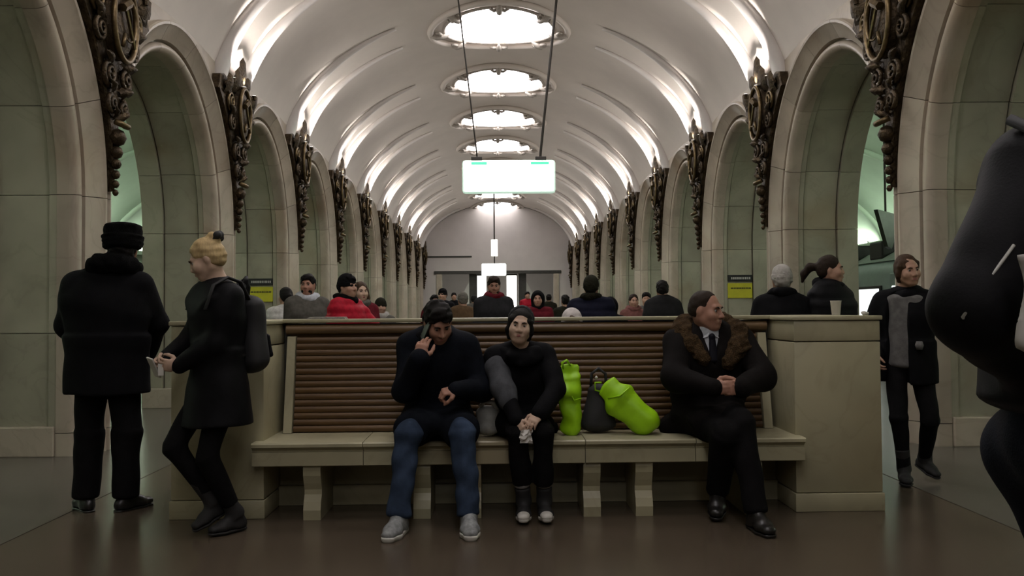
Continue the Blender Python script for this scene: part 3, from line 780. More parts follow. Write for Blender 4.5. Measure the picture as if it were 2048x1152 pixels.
        for axs in range(3):
            sa = [slice(None)]*3; sb = [slice(None)]*3; sa[axs] = slice(0, -1); sb[axs] = slice(1, None)
            A = I[tuple(sa)]; B = I[tuple(sb)]; e = np.argwhere(A != B); fl_ = A[e[:, 0], e[:, 1], e[:, 2]]
            o1, o2 = [(1, 2), (2, 0), (0, 1)][axs]
            q = []
            for (p, r) in ((0, 0), (-1, 0), (-1, -1), (0, -1)):
                t = e.copy(); t[:, o1] += p; t[:, o2] += r; q.append(idx[t[:, 0], t[:, 1], t[:, 2]])
            q = np.stack(q, 1); q[~fl_] = q[~fl_][:, ::-1]; quads.append(q)
        q = np.concatenate(quads); q = q[(q >= 0).all(1)]
        me = bpy.data.meshes.new(name); m = len(q)
        me.vertices.add(n); me.vertices.foreach_set('co', co.astype(np.float32).ravel())
        me.loops.add(4*m); me.loops.foreach_set('vertex_index', q.astype(np.int32).ravel())
        me.polygons.add(m); me.polygons.foreach_set('loop_start', (4*np.arange(m)).astype(np.int32))
        me.polygons.foreach_set('use_smooth', np.ones(m, bool)); me.update(calc_edges=True); me.validate()
        return me
    def obj(s, name, m, parent): return link(name, s.mesh(name), m, parent)

# ---------------------------------------------------------------- figures
def skin(name, c): return mat('skin '+name, c, 0.5, var=0.12, scale=25, spec=0.3)
SK_A = skin('fair', (0.46, 0.27, 0.19)); SK_B = skin('ruddy', (0.40, 0.21, 0.145)); SK_C = skin('pale', (0.55, 0.38, 0.28))
def cloth(name, c, rough=0.85, var=0.3, scale=20, bump=0.12, bscale=200, **k): return mat('cloth '+name, tuple(x*0.5 for x in c) if max(c) < 0.06 else c, rough, spec=0.1, var=var, scale=scale, bump=bump, bscale=bscale, **k)
C_BLACK = cloth('black wool', (0.010, 0.010, 0.012)); C_BLACK2 = cloth('black nylon', (0.013, 0.013, 0.015), 0.6, bump=0.04); C_NAVY = cloth('navy wool', (0.011, 0.014, 0.022))
C_CHAR = cloth('charcoal', (0.035, 0.035, 0.036)); C_GREY = cloth('grey tweed', (0.11, 0.105, 0.09)); C_SWEAT = cloth('grey knit', (0.16, 0.155, 0.15)); C_DKGREY = cloth('dark grey wool', (0.05, 0.05, 0.055))
C_JEANS = cloth('blue denim', (0.038, 0.058, 0.10), scale=9, var=0.45); C_TROUS = cloth('black trousers', (0.014, 0.013, 0.014)); C_DKJEAN = cloth('dark denim', (0.022, 0.027, 0.045), scale=9, var=0.4)
C_RED = cloth('red down jacket', (0.42, 0.012, 0.03), 0.6); C_MAROON = cloth('maroon jacket', (0.13, 0.012, 0.02)); C_WHITE = cloth('white down jacket', (0.62, 0.62, 0.58), 0.6); C_BROWN = cloth('brown coat', (0.10, 0.062, 0.032)); C_PINK = cloth('dusty pink coat', (0.20, 0.085, 0.075)); C_BLUE = cloth('dark blue jacket', (0.018, 0.020, 0.045)); C_OLIVE = cloth('dark olive coat', (0.035, 0.034, 0.02))
C_KNITW = cloth('pale grey knit', (0.42, 0.40, 0.37)); C_WHITEC = cloth('white cap cloth', (0.62, 0.57, 0.55)); C_SHIRT = cloth('white shirt', (0.55, 0.58, 0.62)); C_TIE = cloth('dark tie', (0.02, 0.02, 0.03), 0.5); C_SUIT = cloth('dark suit', (0.02, 0.021, 0.026))
F_BLACK = cloth('black fur', (0.008, 0.008, 0.008), 0.95, bump=1.0, bscale=220); F_BROWN = cloth('brown fur', (0.10, 0.062, 0.03), 0.95, bump=1.0, bscale=160, var=0.6, scale=40); F_OLIVE = cloth('dark olive fur', (0.05, 0.045, 0.025), 0.95, bump=1.0, bscale=160, var=0.6, scale=40)
H_BLACK = mat('hair black', (0.010, 0.008, 0.007), 0.6, spec=0.15, var=0.4, scale=60, bump=0.4, bscale=150, stretch=(3, 3, 0.6)); H_DKBR = mat('hair dark brown', (0.028, 0.017, 0.011), 0.6, spec=0.15, var=0.4, scale=60, bump=0.4, bscale=150, stretch=(3, 3, 0.6)); H_BLOND = mat('hair blonde', (0.52, 0.38, 0.19), 0.6, spec=0.15, var=0.25, scale=30, bump=0.12, bscale=150, stretch=(3, 3, 0.6)); H_GREY = mat('hair grey', (0.22, 0.2, 0.17), 0.6, spec=0.15, var=0.4, scale=60, bump=0.4, bscale=150)
H_BROWN = mat('hair brown', (0.07, 0.04, 0.022), 0.6, spec=0.15, var=0.4, scale=60, bump=0.4, bscale=150, stretch=(3, 3, 0.6))
L_SHOE = mat('black leather', (0.012, 0.011, 0.010), 0.35, var=0.2); L_SNEAK = mat('grey sneaker', (0.30, 0.31, 0.31), 0.6, var=0.5, scale=30); L_WHITE = mat('white rubber', (0.6, 0.58, 0.53), 0.5, var=0.15); L_BLK2 = mat('black canvas', (0.016, 0.016, 0.017), 0.7, var=0.2); L_BOOT = mat('black suede boot', (0.012, 0.011, 0.011), 0.75, var=0.2)
M_EYE = mat('eye white', (0.36, 0.33, 0.30), 0.25, var=0.05); M_IRIS = mat('iris', (0.03, 0.02, 0.012), 0.2, var=0.1); M_LIP = mat('lips', (0.34, 0.12, 0.10), 0.45, var=0.1)

def two_bone(a, t, l1, l2, pole):
    a, t = V(a), V(t); d = t-a; L = min(np.linalg.norm(d), (l1+l2)*0.999); d = nrm(d)
    x = (l1*l1-l2*l2+L*L)/(2*L); y = math.sqrt(max(0, l1*l1-x*x)); p = V(pole); p = nrm(p-d*p.dot(d))
    return a+d*x+p*y, a+d*L
class Fig:
    """one figure: joints in metres, facing -y, its left hand at +x"""
    def __init__(s, label, loc, yaw=0.0, H=1.75, fem=False, name='person', group=None):
        s.root = thing(name, label, 'person', loc, math.radians(yaw), group); s.k = H/1.75; s.fem = fem; k = s.k
        sw = 0.165 if fem else 0.19
        s.J = {n: V(p)*k for n, p in dict(pelvis=(0, 0, 0.95), waist=(0, 0, 1.09), chest=(0, 0, 1.29), neck=(0, 0.01, 1.47), head=(0, -0.015, 1.63),
               shL=(sw, 0, 1.41), shR=(-sw, 0, 1.41), hipL=(0.09, 0, 0.92), hipR=(-0.09, 0, 0.92), kneeL=(0.1, -0.02, 0.5), kneeR=(-0.1, -0.02, 0.5), ankL=(0.11, 0.02, 0.09), ankR=(-0.11, 0.02, 0.09)).items()}
        s.hR = np.eye(3); s.toe = {'L': V(0.15, -1, 0), 'R': V(-0.15, -1, 0)}
        s.arm('L', (sw+0.06, -0.02, 0.86), (0.5, 1, 0)); s.arm('R', (-sw-0.06, -0.02, 0.86), (-0.5, 1, 0))
    def set(s, **kw):
        for n, p in kw.items(): s.J[n] = V(p)
        return s
    def arm(s, S, wrist, pole=(0, 1, 0), raw=False):
        w = V(wrist)*(1 if raw else s.k); s.J['el'+S], s.J['wr'+S] = two_bone(s.J['sh'+S], w, 0.285*s.k, 0.255*s.k, pole)
        s.hd = getattr(s, 'hd', {}); return s
    def leg(s, S, ankle, pole=(0, -1, 0)):
        s.J['knee'+S], s.J['ank'+S] = two_bone(s.J['hip'+S], V(ankle), 0.43*s.k, 0.42*s.k, pole); return s
    def look(s, yaw=0, pitch=0, roll=0): s.hR = rot(yaw, pitch, roll); return s
    def hp(s, *p): return s.J['head']+s.hR @ (V(*p)*s.k)
    def body(s, m, h=0.0055, hands=None, ears=True, detail=True):
        """one skin: head with a face, neck, slim core under the clothes, arms and hands"""
        J = s.J; k = s.k; F = SDF(h); hp = s.hp; R = s.hR
        F.ball(hp(0, 0.014, 0.03), V(0.074, 0.093, 0.088)*k, 0.02, R)
        F.ball(hp(0, -0.03, -0.045), V(0.057 if s.fem else 0.061, 0.062, 0.07)*k, 0.04*k, R)
        F.ball(hp(0, -0.066, -0.095), (0.017 if s.fem else 0.024)*k, 0.045*k)
        for q in (-1, 1):
            F.loft(hp(q*0.052, 0.0, -0.055), hp(q*0.022, -0.058, -0.092), 0.02*k, 0.016*k, 0.03*k)
            F.ball(hp(q*0.037, -0.062, -0.03), (0.028 if s.fem else 0.024)*k, 0.035*k)
        if detail:
            F.loft(hp(-0.032, -0.078, 0.026), hp(0.032, -0.078, 0.026), (0.009 if s.fem else 0.013)*k, None, 0.02*k)
            for q in (-1, 1): F.ball(hp(q*0.031, -0.098, 0.005), (0.015 if s.fem else 0.017)*k, 0.014*k, sub=True)
        F.loft(hp(0, -0.086, 0.012), hp(0, -0.106 if s.fem else -0.112, -0.028), 0.008*k, (0.010 if s.fem else 0.0125)*k, 0.014*k)
        for q in (-1, 1): F.ball(hp(q*0.012, -0.1, -0.034), 0.009*k, 0.01*k)
        F.loft(hp(-0.018, -0.086, -0.064), hp(0.018, -0.086, -0.064), 0.011*k, None, 0.015*k)
        if ears:
            for q in (-1, 1): F.ball(hp(q*0.076, 0.008, -0.008), V(0.010, 0.019, 0.031)*k, 0.012*k, R)
        nr = (0.05 if s.fem else 0.06)*k
        F.loft(hp(0, 0.02, -0.05), J['neck'], nr*0.95, nr*1.1, 0.03*k)
        F.loft(J['neck'], J['chest'], 0.06*k, (0.1*k, 0.07*k), 0.05); F.loft(J['chest'], J['pelvis'], (0.1*k, 0.07*k), (0.1*k, 0.08*k), 0.05)
        for S in 'LR':
            F.loft(J['neck']+(J['chest']-J['neck'])*0.2, J['sh'+S], 0.045*k, 0.04*k, 0.04)
            F.chain([J['sh'+S], J['el'+S], J['wr'+S]], [0.04*k, 0.034*k, 0.024*k], 0.02)
            F.chain([J['hip'+S], J['knee'+S], J['ank'+S]], [0.06*k, 0.042*k, 0.03*k], 0.03); F.loft(J['pelvis'], J['hip'+S], 0.08*k, 0.06*k, 0.04)
            if hands and S in hands:
                d, n, t, curl = hands[S]; s.hand(F, J['wr'+S], d, n, t, curl)
        s.b = F.obj('body', m, s.root)
        return s
    def hand(s, F, w, d, n, t, curl=0.6):
        """palm and five fingers; d points along the hand, n out of the palm, t to the thumb side"""
        k = s.k*(0.94 if s.fem else 1.0); d = nrm(d); n = nrm(V(n)-d*V(n).dot(d)); t = nrm(V(t)-d*V(t).dot(d)-n*V(t).dot(n)); w = V(w)
        F.loft(w-d*0.01*k, w+d*0.05*k, (0.026*k, 0.019*k), (0.037*k, 0.016*k), 0.015, t); F.loft(w+d*0.05*k, w+d*0.082*k, (0.037*k, 0.016*k), (0.039*k, 0.012*k), 0.01, t)
        cs = curl if isinstance(curl, (list, tuple)) else [curl]*4
        for i, (lat, ln) in enumerate(((0.030, 0.072), (0.0105, 0.081), (-0.0095, 0.075), (-0.029, 0.058))):
            p = w+d*(0.083-0.006*abs(i-1))*k+t*lat*k; a = 0
            for j, (fr, r0, r1) in enumerate(((0.45, 0.0098, 0.009), (0.31, 0.009, 0.0083), (0.24, 0.0083, 0.007))):
                a += cs[i]*(0.75, 1.0, 0.7)[j]; e = p+(d*math.cos(a)+n*math.sin(a)+t*lat*1.2*(1-cs[i]*0.5))*ln*fr*k; F.loft(p, e, r0*k, r1*k, 0.003); p = e
        c = sum(cs)/4; p = w+d*0.022*k+t*0.026*k
        for (dv, ln, r0, r1) in ((t*0.75+d*0.65+n*(0.2+0.3*c), 0.040, 0.0155, 0.0125), (t*(0.4-0.35*c)+d*0.85+n*(0.2+0.5*c), 0.032, 0.0115, 0.0105), (t*(0.2-0.5*c)+d*0.85+n*(0.2+0.6*c), 0.026, 0.0105, 0.008)):
            e = p+nrm(dv)*ln*k; F.loft(p, e, r0*k, r1*k, 0.006); p = e
    def face(s, brow=None, smile=False, closed=False):
        k = s.k
        for q in (-1, 1):
            c = s.hp(q*0.031, -0.0745, 0.004)
            g = MB().lathe([(0.0005, -0.0118*k)]+[(0.0118*k*math.sin(a), -0.0118*k*math.cos(a)) for a in [PI*i/8 for i in range(1, 8)]]+[(0.0005, 0.0118*k)], 12)
            e = g.build('eye', M_EYE, s.b, True, loc=c)
            f = s.hR @ V(0, -1, 0)
            g = MB().lathe([(0.0002, 0.0), (0.0058*k, -0.0005), (0.0064*k, -0.002)], 10)
            i_ = g.build('iris', M_IRIS, s.b, True, loc=V(c)+f*0.0122*k); i_.rotation_euler = Vector(f).to_track_quat('Z', 'Y').to_euler()
            if brow:
                g = MB().tube([s.hp(q*0.014, -0.0935, 0.021), s.hp(q*0.03, -0.094, 0.027), s.hp(q*0.046, -0.084, 0.023)], [0.0035*k, 0.0045*k, 0.002*k], 6); g.build('eyebrow', brow, s.b, True)
        z = -0.062; w_ = 0.027 if smile else 0.022; up = 0.007 if smile else 0.0
        for nm, dz, r in (('upper_lip', 0.0035, 0.0045), ('lower_lip', -0.0045, 0.0055)):
            g = MB().tube([s.hp(-w_, -0.083, z+up), s.hp(-w_*0.5, -0.0955, z+dz+up*0.2), s.hp(0, -0.0985, z+dz), s.hp(w_*0.5, -0.0955, z+dz+up*0.2), s.hp(w_, -0.083, z+up)], [0.002*k, r*0.9*k, r*k, r*0.9*k, 0.002*k], 8); g.build(nm, M_LIP, s.b, True)
        if smile:
            g = MB().tube([s.hp(-w_*0.7, -0.092, z+up*0.6), s.hp(0, -0.1005, z), s.hp(w_*0.7, -0.092, z+up*0.6)], [0.001*k, 0.003*k, 0.001*k], 6); g.build('teeth', M_EYE, s.b, True)
        return s
    # ---- hair and hats
    def hair(s, m, style='short', h=0.006):
        k = s.k; R = s.hR; hp = s.hp; F = SDF(h)
        F.ball(hp(0, 0.019, 0.038), V(0.083, 0.098, 0.092)*k, 0.02, R)
        F.ball(hp(0, 0.045, -0.01), V(0.076, 0.07, 0.075)*k, 0.03, R)
        if style == 'receding': F.ops = []; F.ball(hp(0, 0.018, 0.036), V(0.079, 0.096, 0.088)*k, 0.02, R); F.ball(hp(0, 0.042, -0.01), V(0.074, 0.068, 0.072)*k, 0.03, R)
        if style == 'short':
            F.ball(hp(0, -0.035, 0.085), V(0.06, 0.055, 0.04)*k, 0.03, R)
            F.ball(hp(0, -0.12, -0.035), V(0.085, 0.092, 0.105)*k, 0.012, R, True); F.cut(hp(0, 0, -0.042), R @ V(0, -0.4, -1), 0.012)
            F.ball(hp(0.1, -0.03, -0.06), V(0.05, 0.06, 0.06)*k, 0.015, R, True); F.ball(hp(-0.1, -0.03, -0.06), V(0.05, 0.06, 0.06)*k, 0.015, R, True); F.folds(0.005, 120, 4)
        elif style == 'receding':
            F.ball(hp(0, -0.105, 0.01), V(0.082, 0.10, 0.108)*k, 0.012, R, True); F.ball(hp(0, -0.03, -0.09), V(0.12, 0.075, 0.10)*k, 0.015, R, True); F.cut(hp(0, 0, -0.06), R @ V(0, 0.25, -1), 0.02); F.folds(0.002, 110, 4)
            for q in (-1, 1): F.ball(hp(q*0.1, -0.03, -0.06), V(0.05, 0.06, 0.06)*k, 0.015, R, True)
        elif style in ('tied', 'bun', 'pony'):
            F.ball(hp(0, -0.12, -0.02), V(0.084, 0.088, 0.108)*k, 0.012, R, True); F.cut(hp(0, 0, -0.032), R @ V(0, -0.75, -1), 0.012)
            if style != 'bun':
                for q in (-1, 1): F.ball(hp(q*0.1, -0.035, -0.07), V(0.045, 0.06, 0.07)*k, 0.015, R, True)
            if style == 'bun': F.ball(hp(0, 0.085, 0.095), V(0.045, 0.042, 0.042)*k, 0.015, R)
            if style == 'tied': F.ball(hp(0, 0.12, 0.0), V(0.04, 0.04, 0.045)*k, 0.02, R)
            if style == 'pony': F.chain([hp(0, 0.1, 0.03), hp(0, 0.17, 0.025), hp(0, 0.22, -0.03), hp(0, 0.235, -0.1)], [0.03*k, 0.036*k, 0.03*k, 0.012*k], 0.02)
            F.folds(0.002, 120, 5)
        elif style == 'framed':
            F.ops = []; F.ball(hp(0, 0.018, 0.034), V(0.081, 0.096, 0.09)*k, 0.02, R); F.ball(hp(0, 0.04, -0.015), V(0.078, 0.072, 0.085)*k, 0.03, R)
            for q in (-1, 1): F.chain([hp(q*0.062, -0.02, 0.045), hp(q*0.072, 0.0, -0.03), hp(q*0.062, 0.02, -0.095)], [0.022*k, 0.022*k, 0.018*k], 0.02)
            F.ball(hp(0, 0.115, -0.02), V(0.04, 0.04, 0.045)*k, 0.02, R); F.ball(hp(0, -0.125, -0.025), V(0.068, 0.1, 0.118)*k, 0.01, R, True); F.cut(hp(0, 0, -0.10), R @ V(0, 0, -1), 0.02); F.folds(0.002, 120, 5)
        elif style == 'long':
            for q in (-1, 1): F.chain([hp(q*0.07, 0.02, 0.03), hp(q*0.082, 0.015, -0.06), hp(q*0.085, 0.0, -0.16)], [0.03*k, 0.035*k, 0.025*k], 0.03)
            F.chain([hp(0, 0.08, 0.0), hp(0, 0.085, -0.16)], [0.06*k, 0.055*k], 0.04); F.ball(hp(0, -0.12, -0.03), V(0.07, 0.085, 0.12)*k, 0.012, R, True); F.folds(0.003, 100, 6)
        o = F.obj('hair', m, s.root); s.hair_o = o
        return s
    def beard(s, m, h=0.006):
        k = s.k; R = s.hR; hp = s.hp; F = SDF(h)
        F.ball(hp(0, -0.036, -0.062), V(0.063, 0.064, 0.066)*k, 0.02, R); F.cut(hp(0, -0.03, -0.046), R @ V(0, 0.2, 1), 0.01); F.ball(hp(0, -0.10, -0.06), V(0.022, 0.03, 0.014)*k, 0.008, R, True); F.folds(0.002, 150, 3)
        F.obj('beard', m, s.root); return s
    def beanie(s, m, h=0.006, pom=False, z=0.005):
        k = s.k; R = s.hR; hp = s.hp; F = SDF(h)
        F.ball(hp(0, 0.016, 0.045), V(0.089, 0.105, 0.10)*k, 0.02, R); F.cut(hp(0, 0, z), R @ V(0, 0.15, -1), 0.01)
        o = F.obj('hat', m, s.root); F = SDF(h)
        F.loft(hp(0, 0.016, z), hp(0, 0.014, z+0.045), (0.093*k, 0.109*k), (0.092*k, 0.108*k), 0.01, R @ V(1, 0, 0), 0.12)
        F.obj('hat_brim', m, o)
        if pom: g = SDF(h); g.ball(hp(0, 0.03, 0.15), 0.03*k); g.folds(0.004, 150, 2); g.obj('pompom', m, o)
        return s
    def hood(s, m, h=0.008, fur=None, down=False):
        k = s.k; R = s.hR; hp = s.hp; F = SDF(h)
        F.ball(hp(0, 0.03, 0.02), V(0.112, 0.128, 0.128)*k, 0.03, R); F.loft(hp(0, 0.04, -0.05), s.J['neck'], 0.1*k, 0.11*k, 0.05)
        F.ball(hp(0, -0.13, -0.02), V(0.078, 0.13, 0.105)*k, 0.02, R, True); F.folds(0.003, 40, 2); F.obj('hood', m, s.root); return s
    def ushanka(s, m, h=0.007):
        k = s.k; R = s.hR; hp = s.hp; F = SDF(h)
        F.loft(hp(0, 0.012, 0.075), hp(0, 0.012, 0.15), (0.112*k, 0.125*k), (0.114*k, 0.126*k), 0.02, R @ V(1, 0, 0), 0.25); F.folds(0.003, 130, 3)
        o = F.obj('fur_hat', m, s.root); F = SDF(h)
        F.loft(hp(0, 0.014, 0.028), hp(0, 0.014, 0.085), (0.118*k, 0.132*k), (0.124*k, 0.136*k), 0.02, R @ V(1, 0, 0), 0.3); F.folds(0.004, 130, 5); F.obj('fur_band', m, o)
        return s
    # ---- clothes
    def coat(s, m, hem=0.75, w=(0.235, 0.15), waist=None, flare=1.0, sleeve=(0.072, 0.062, 0.05), h=0.011, collar=0.09, fold=(0.006, 22), ripple=None, name='coat', front=None, cuff=True, skirt=True, seed=1):
        """jacket or coat round the torso joints; hem is a height above the floor"""
        J = s.J; k = s.k; F = SDF(h); wx = nrm(J['shL']-J['shR'])
        wa = waist or w
        F.loft(J['shR']*0.92+J['shL']*0.08, J['shL']*0.92+J['shR']*0.08, (0.08*k, 0.075*k), None, 0.05, (0, 1, 0))
        F.loft(J['neck']*0.75+J['chest']*0.25, J['chest'], (w[0]*0.72*k, w[1]*0.75*k), (w[0]*k, w[1]*k), 0.06, wx)
        F.loft(J['chest'], J['waist'], (w[0]*k, w[1]*k), (wa[0]*k, wa[1]*k), 0.05, wx)
        if skirt:
            b = J['pelvis']+V(0, 0, hem-J['pelvis'][2]-0.0)
            F.loft(J['waist'], b, (wa[0]*k, wa[1]*k), (wa[0]*flare*k, wa[1]*flare*1.05*k), 0.05, wx, 0.2)
            F.cut((0, 0, hem), (0, 0, -1), 0.008)
        for S in 'LR':
            F.chain([J['sh'+S], J['el'+S], J['wr'+S]], [sleeve[0]*k, sleeve[1]*k, sleeve[2]*k], 0.035)
            d = nrm(J['wr'+S]-J['el'+S]); 
        if collar: F.loft(J['neck']-V(0, 0, 0.03), J['neck']+(J['head']-J['neck'])*0.22, collar*1.15*k, collar*0.95*k, 0.02, cap=0.3)
        if front is not None: front(F)
        if fold: F.folds(fold[0], fold[1], seed, 7, (1, 1, 0.8))
        if ripple: F.ripple(*ripple)
        s.c = F.obj(name, m, s.root); return s
    def trousers(s, m, r=(0.095, 0.07, 0.055), h=0.011, fold=(0.005, 30), stop=0.0, seat=0.12, name='trousers', seed=2):
        J = s.J; k = s.k; F = SDF(h)
        for S in 'LR':
            a = J['ank'+S]+(J['knee'+S]-J['ank'+S])*stop
            F.loft(J['hip'+S], J['knee'+S], r[0]*k, r[1]*k, 0.03); F.loft(J['knee'+S], a, r[1]*k, r[2]*k, 0.03, cap=0.3)
            F.loft(J['pelvis'], J['hip'+S], seat*k, r[0]*k, 0.04)
        if fold: F.folds(fold[0], fold[1], seed)
        F.obj(name, m, s.root); return s
    def shoes(s, m, sole=None, boot=0.0, size=1.0, h=0.006, toecap=None, tongue=None):
        k = s.k*size
        for S in 'LR':
            a = s.J['ank'+S]; d = nrm(V(s.toe[S])); t = nrm(np.cross(d, V(0, 0, 1))); up = nrm(np.cross(t, d)); dn = a-up*(0.052*k+0.012)
            F = SDF(h)
            F.loft(dn-d*0.045*k+up*0.012*k, dn+d*0.10*k+up*0.006*k, (0.034*k, 0.036*k), (0.046*k, 0.03*k), 0.03, t); F.loft(dn+d*0.10*k+up*0.006*k, dn+d*0.165*k+up*0.002*k, (0.046*k, 0.03*k), (0.036*k, 0.024*k), 0.02, t)
            F.loft(dn+up*0.0*k-d*0.012*k, a+up*0.02*k-d*0.006*k, 0.042*k, 0.044*k, 0.03); F.loft(a-d*0.0, dn+d*0.09*k+up*0.02*k, 0.036*k, 0.03*k, 0.03)
            if boot:
                kn = s.J['knee'+S]; F.loft(a, a+nrm(kn-a)*boot, 0.048*k, 0.056*k, 0.03, cap=0.3)
            F.cut(dn-up*0.014*k, -up, 0.004)
            o = F.obj('shoe', m, s.root)
            G = SDF(h); G.loft(dn-d*0.05*k-up*0.012*k, dn+d*0.10*k-up*0.012*k, (0.037*k, 0.05*k), (0.049*k, 0.05*k), 0.02, t, 0.8); G.loft(dn+d*0.1*k-up*0.012*k, dn+d*0.17*k-up*0.012*k, (0.049*k, 0.04*k), (0.036*k, 0.03*k), 0.02, t, 0.8)
            G.cut(dn-up*0.034*k, -up, 0.003); G.cut(dn-up*(0.006 if sole is not None else 0.016)*k, up, 0.003)
            G.obj('sole', sole or m, o)
            if toecap is not None:
                T = SDF(h); T.loft(dn+d*0.125*k+up*0.003*k, dn+d*0.168*k, (0.046*k, 0.034*k), (0.039*k, 0.027*k), 0.02, t); T.cut(dn-up*0.014*k, -up, 0.004); T.cut(dn+d*0.125*k, -d, 0.004); T.obj('toe_cap', toecap, o)
        return s
    def scarf(s, m, r=0.045, R=0.085, h=0.008, name='scarf', amp=0.006, fr=60, lift=0.03, pts=None):
        k = s.k; F = SDF(h); c = s.J['neck']+V(0, 0, lift)
        P = [c+V(R*math.sin(2*PI*i/12)*k, -R*0.95*math.cos(2*PI*i/12)*k, (0.02-0.04*(0.5+0.5*math.cos(2*PI*i/12)))*k) for i in range(13)]
        F.chain(P, [r*k]*13, 0.02); F.folds(amp, fr, 4); F.obj(name, m, s.root); return s

def bystander(label, px, d, ytop, yaw, coat, head='short', hm=H_DKBR, sk=SK_A, fem=False, scarf=None, beard=None, hem=0.75, trous=C_TROUS, puffy=False, lookyaw=0, look=0, hood=None, width=1.0, group='people beyond the bench', arms=None, face=False, seed=1, pom=False):
    """a standing figure beyond the bench, placed by its real distance and height"""
    s_ = FPX/d; x = (px-VPX)/s_; z = CAMZ+(VPY-ytop-0.00785*(px-1024))/s_; hat = {'beanie': 0.025, 'hood': 0.03}.get(head, 0.015)
    H = (z-hat)
    f = Fig(label, (x, d, 0), yaw, H, fem, group=group); f.look(lookyaw, look)
    if arms: arms(f)
    h = 0.009 if d < 9 else 0.011
    f.body(sk, h)
    f.hair(hm, 'long' if head == 'long' else ('pony' if head == 'pony' else ('tied' if fem else 'short')), h) if head not in ('hood',) else None
    if head == 'beanie': f.beanie(hm if hood is None else hood, h, pom)
    if head == 'hood': f.hood(hood or coat, h)
    if beard: f.beard(beard, h)
    f.coat(coat, hem, (0.235*width if not fem else 0.215*width, 0.155*width), None, 1.05, (0.085, 0.075, 0.06) if puffy else (0.07, 0.06, 0.05), 0.016, fold=(0.007, 20), ripple=(0.005, 0.09) if puffy else None, seed=seed)
    f.trousers(trous, h=0.016).shoes(L_SHOE, h=0.01)
    if scarf: f.scarf(scarf, h=0.011)
    if face: f.face(hm)
    return f
# ---------------------------------------------------------------- the people in front
def lap(F, f, S, r=0.115, upto=0.8, r2=0.105):
    F.loft(f.J['hip'+S], f.J['hip'+S]+(f.J['knee'+S]-f.J['hip'+S])*upto, r, r2, 0.05, cap=0.4)
def w2l(f, p):
    M = f.root.matrix_basis if False else (Matrix.Translation(f.root.location) @ Matrix.Rotation(f.root.rotation_euler.z, 4, 'Z'))
    return V(*(M.inverted() @ Vector(p)))

# policeman, back turned
f = Fig('person in black uniform coat and black fur hat with back turned at left', (-2.535, 5.76, 0), 186, 1.81)
f.set(neck=f.J['neck']+V(-0.05, 0, 0), head=f.J['head']+V(-0.09, 0, 0))
f.arm('L', (0.16, -0.24, 0.97), (1, 0.15, -0.1)).arm('R', (-0.16, -0.24, 0.97), (-1, 0.15, -0.1))
f.J['ankL'] = V(0.125, 0.0, 0.095); f.J['ankR'] = V(-0.125, 0.02, 0.095); f.toe = {'L': V(0.75, -1, 0), 'R': V(-0.75, -1, 0)}; f.J['kneeL'] = V(0.12, -0.02, 0.51); f.J['kneeR'] = V(-0.12, 0, 0.51)
f.look(8, 3); f.body(SK_B, 0.007, {'L': ((-0.5, -0.6, -0.5), (-0.6, 0.5, 0), (0, -0.3, 1), 0.6), 'R': ((0.5, -0.6, -0.5), (0.6, 0.5, 0), (0, -0.3, 1), 0.6)})
f.face(H_BLACK).hair(H_BLACK, 'short').ushanka(F_BLACK)
f.coat(C_BLACK, 0.755, (0.265, 0.17), (0.25, 0.165), 1.05, (0.088, 0.078, 0.065), 0.011, 0.0, (0.007, 18))
f.trousers(C_TROUS, (0.10, 0.085, 0.08), fold=(0.005, 25)).shoes(L_SHOE)
F = SDF(0.009); c = f.J['neck']
F.chain([c+V(0.11*math.sin(2*PI*i/10), 0.02-0.10*math.cos(2*PI*i/10), 0.03+0.05*(1-math.cos(2*PI*i/10))/2) for i in range(11)], [0.056]*11, 0.03); F.folds(0.004, 110, 3); F.obj('fur_collar', F_BLACK, f.root)
for q in (-1, 1):   # shoulder boards
    MB().box((-0.065, -0.03, -0.006), (0.065, 0.03, 0.006), 0.005).build('shoulder_board', C_CHAR, f.c, loc=(q*0.18, 0.0, f.J['shL'][2]+0.085), rot=(0, q*0.22, 0))

# blonde woman with a backpack
f = Fig('person with blonde hair in black belted coat looking down, backpack on back', (-1.63, 5.15, 0), -48, 1.70, True)
f.set(head=(-0.01, -0.06, 1.585), neck=(0, 0.005, 1.43)); f.look(-30, 26)
f.arm('L', (-0.02, -0.22, 1.0), (0.8, 0.6, -0.8)).arm('R', (-0.19, -0.235, 1.04), (-0.8, 0.6, -0.6))
f.J['hipL'] = V(0.085, 0.03, 0.86); f.J['hipR'] = V(-0.085, 0.0, 0.87)
f.leg('L', (0.07, 0.08, 0.095)); f.leg('R', (0.0, -0.02, 0.17), (-0.25, -1, 0)); f.toe = {'L': V(0.1, -1, 0), 'R': V(0.1, -1, -0.42)}
HB = {'L': ((-0.35, -0.9, 0.1), (-0.8, 0.3, 0.2), (0, 0, 1), 0.7), 'R': ((0.3, -0.85, -0.35), (0.8, 0.3, -0.2), (0, -0.2, 1), 0.75)}
f.body(SK_C, 0.0055, HB).face(H_BROWN).hair(H_BLOND, 'bun', 0.0055)
c = f.hp(0, 0.075, 0.075)
g = SDF(0.005); g.chain([f.hp(0.03*math.cos(a)*1.3, 0.075+0.03*math.sin(a)*0.6, 0.07+0.028*math.sin(a)) for a in [2*PI*i/9 for i in range(10)]], [0.012]*10, 0.01); g.ball(f.hp(0, 0.13, 0.10), 0.026, 0.01); g.ball(f.hp(0.035, 0.12, 0.10), 0.024, 0.01); g.ball(f.hp(-0.03, 0.125, 0.085), 0.022, 0.01); g.obj('hair_tie', L_BLK2, f.hair_o)
def fb(F):
    for q in (-1, 1): F.loft((q*0.03, -0.07, 1.42), (q*0.12, -0.115, 1.33), (0.05, 0.018), (0.06, 0.02), 0.02, (1, 0, 0))
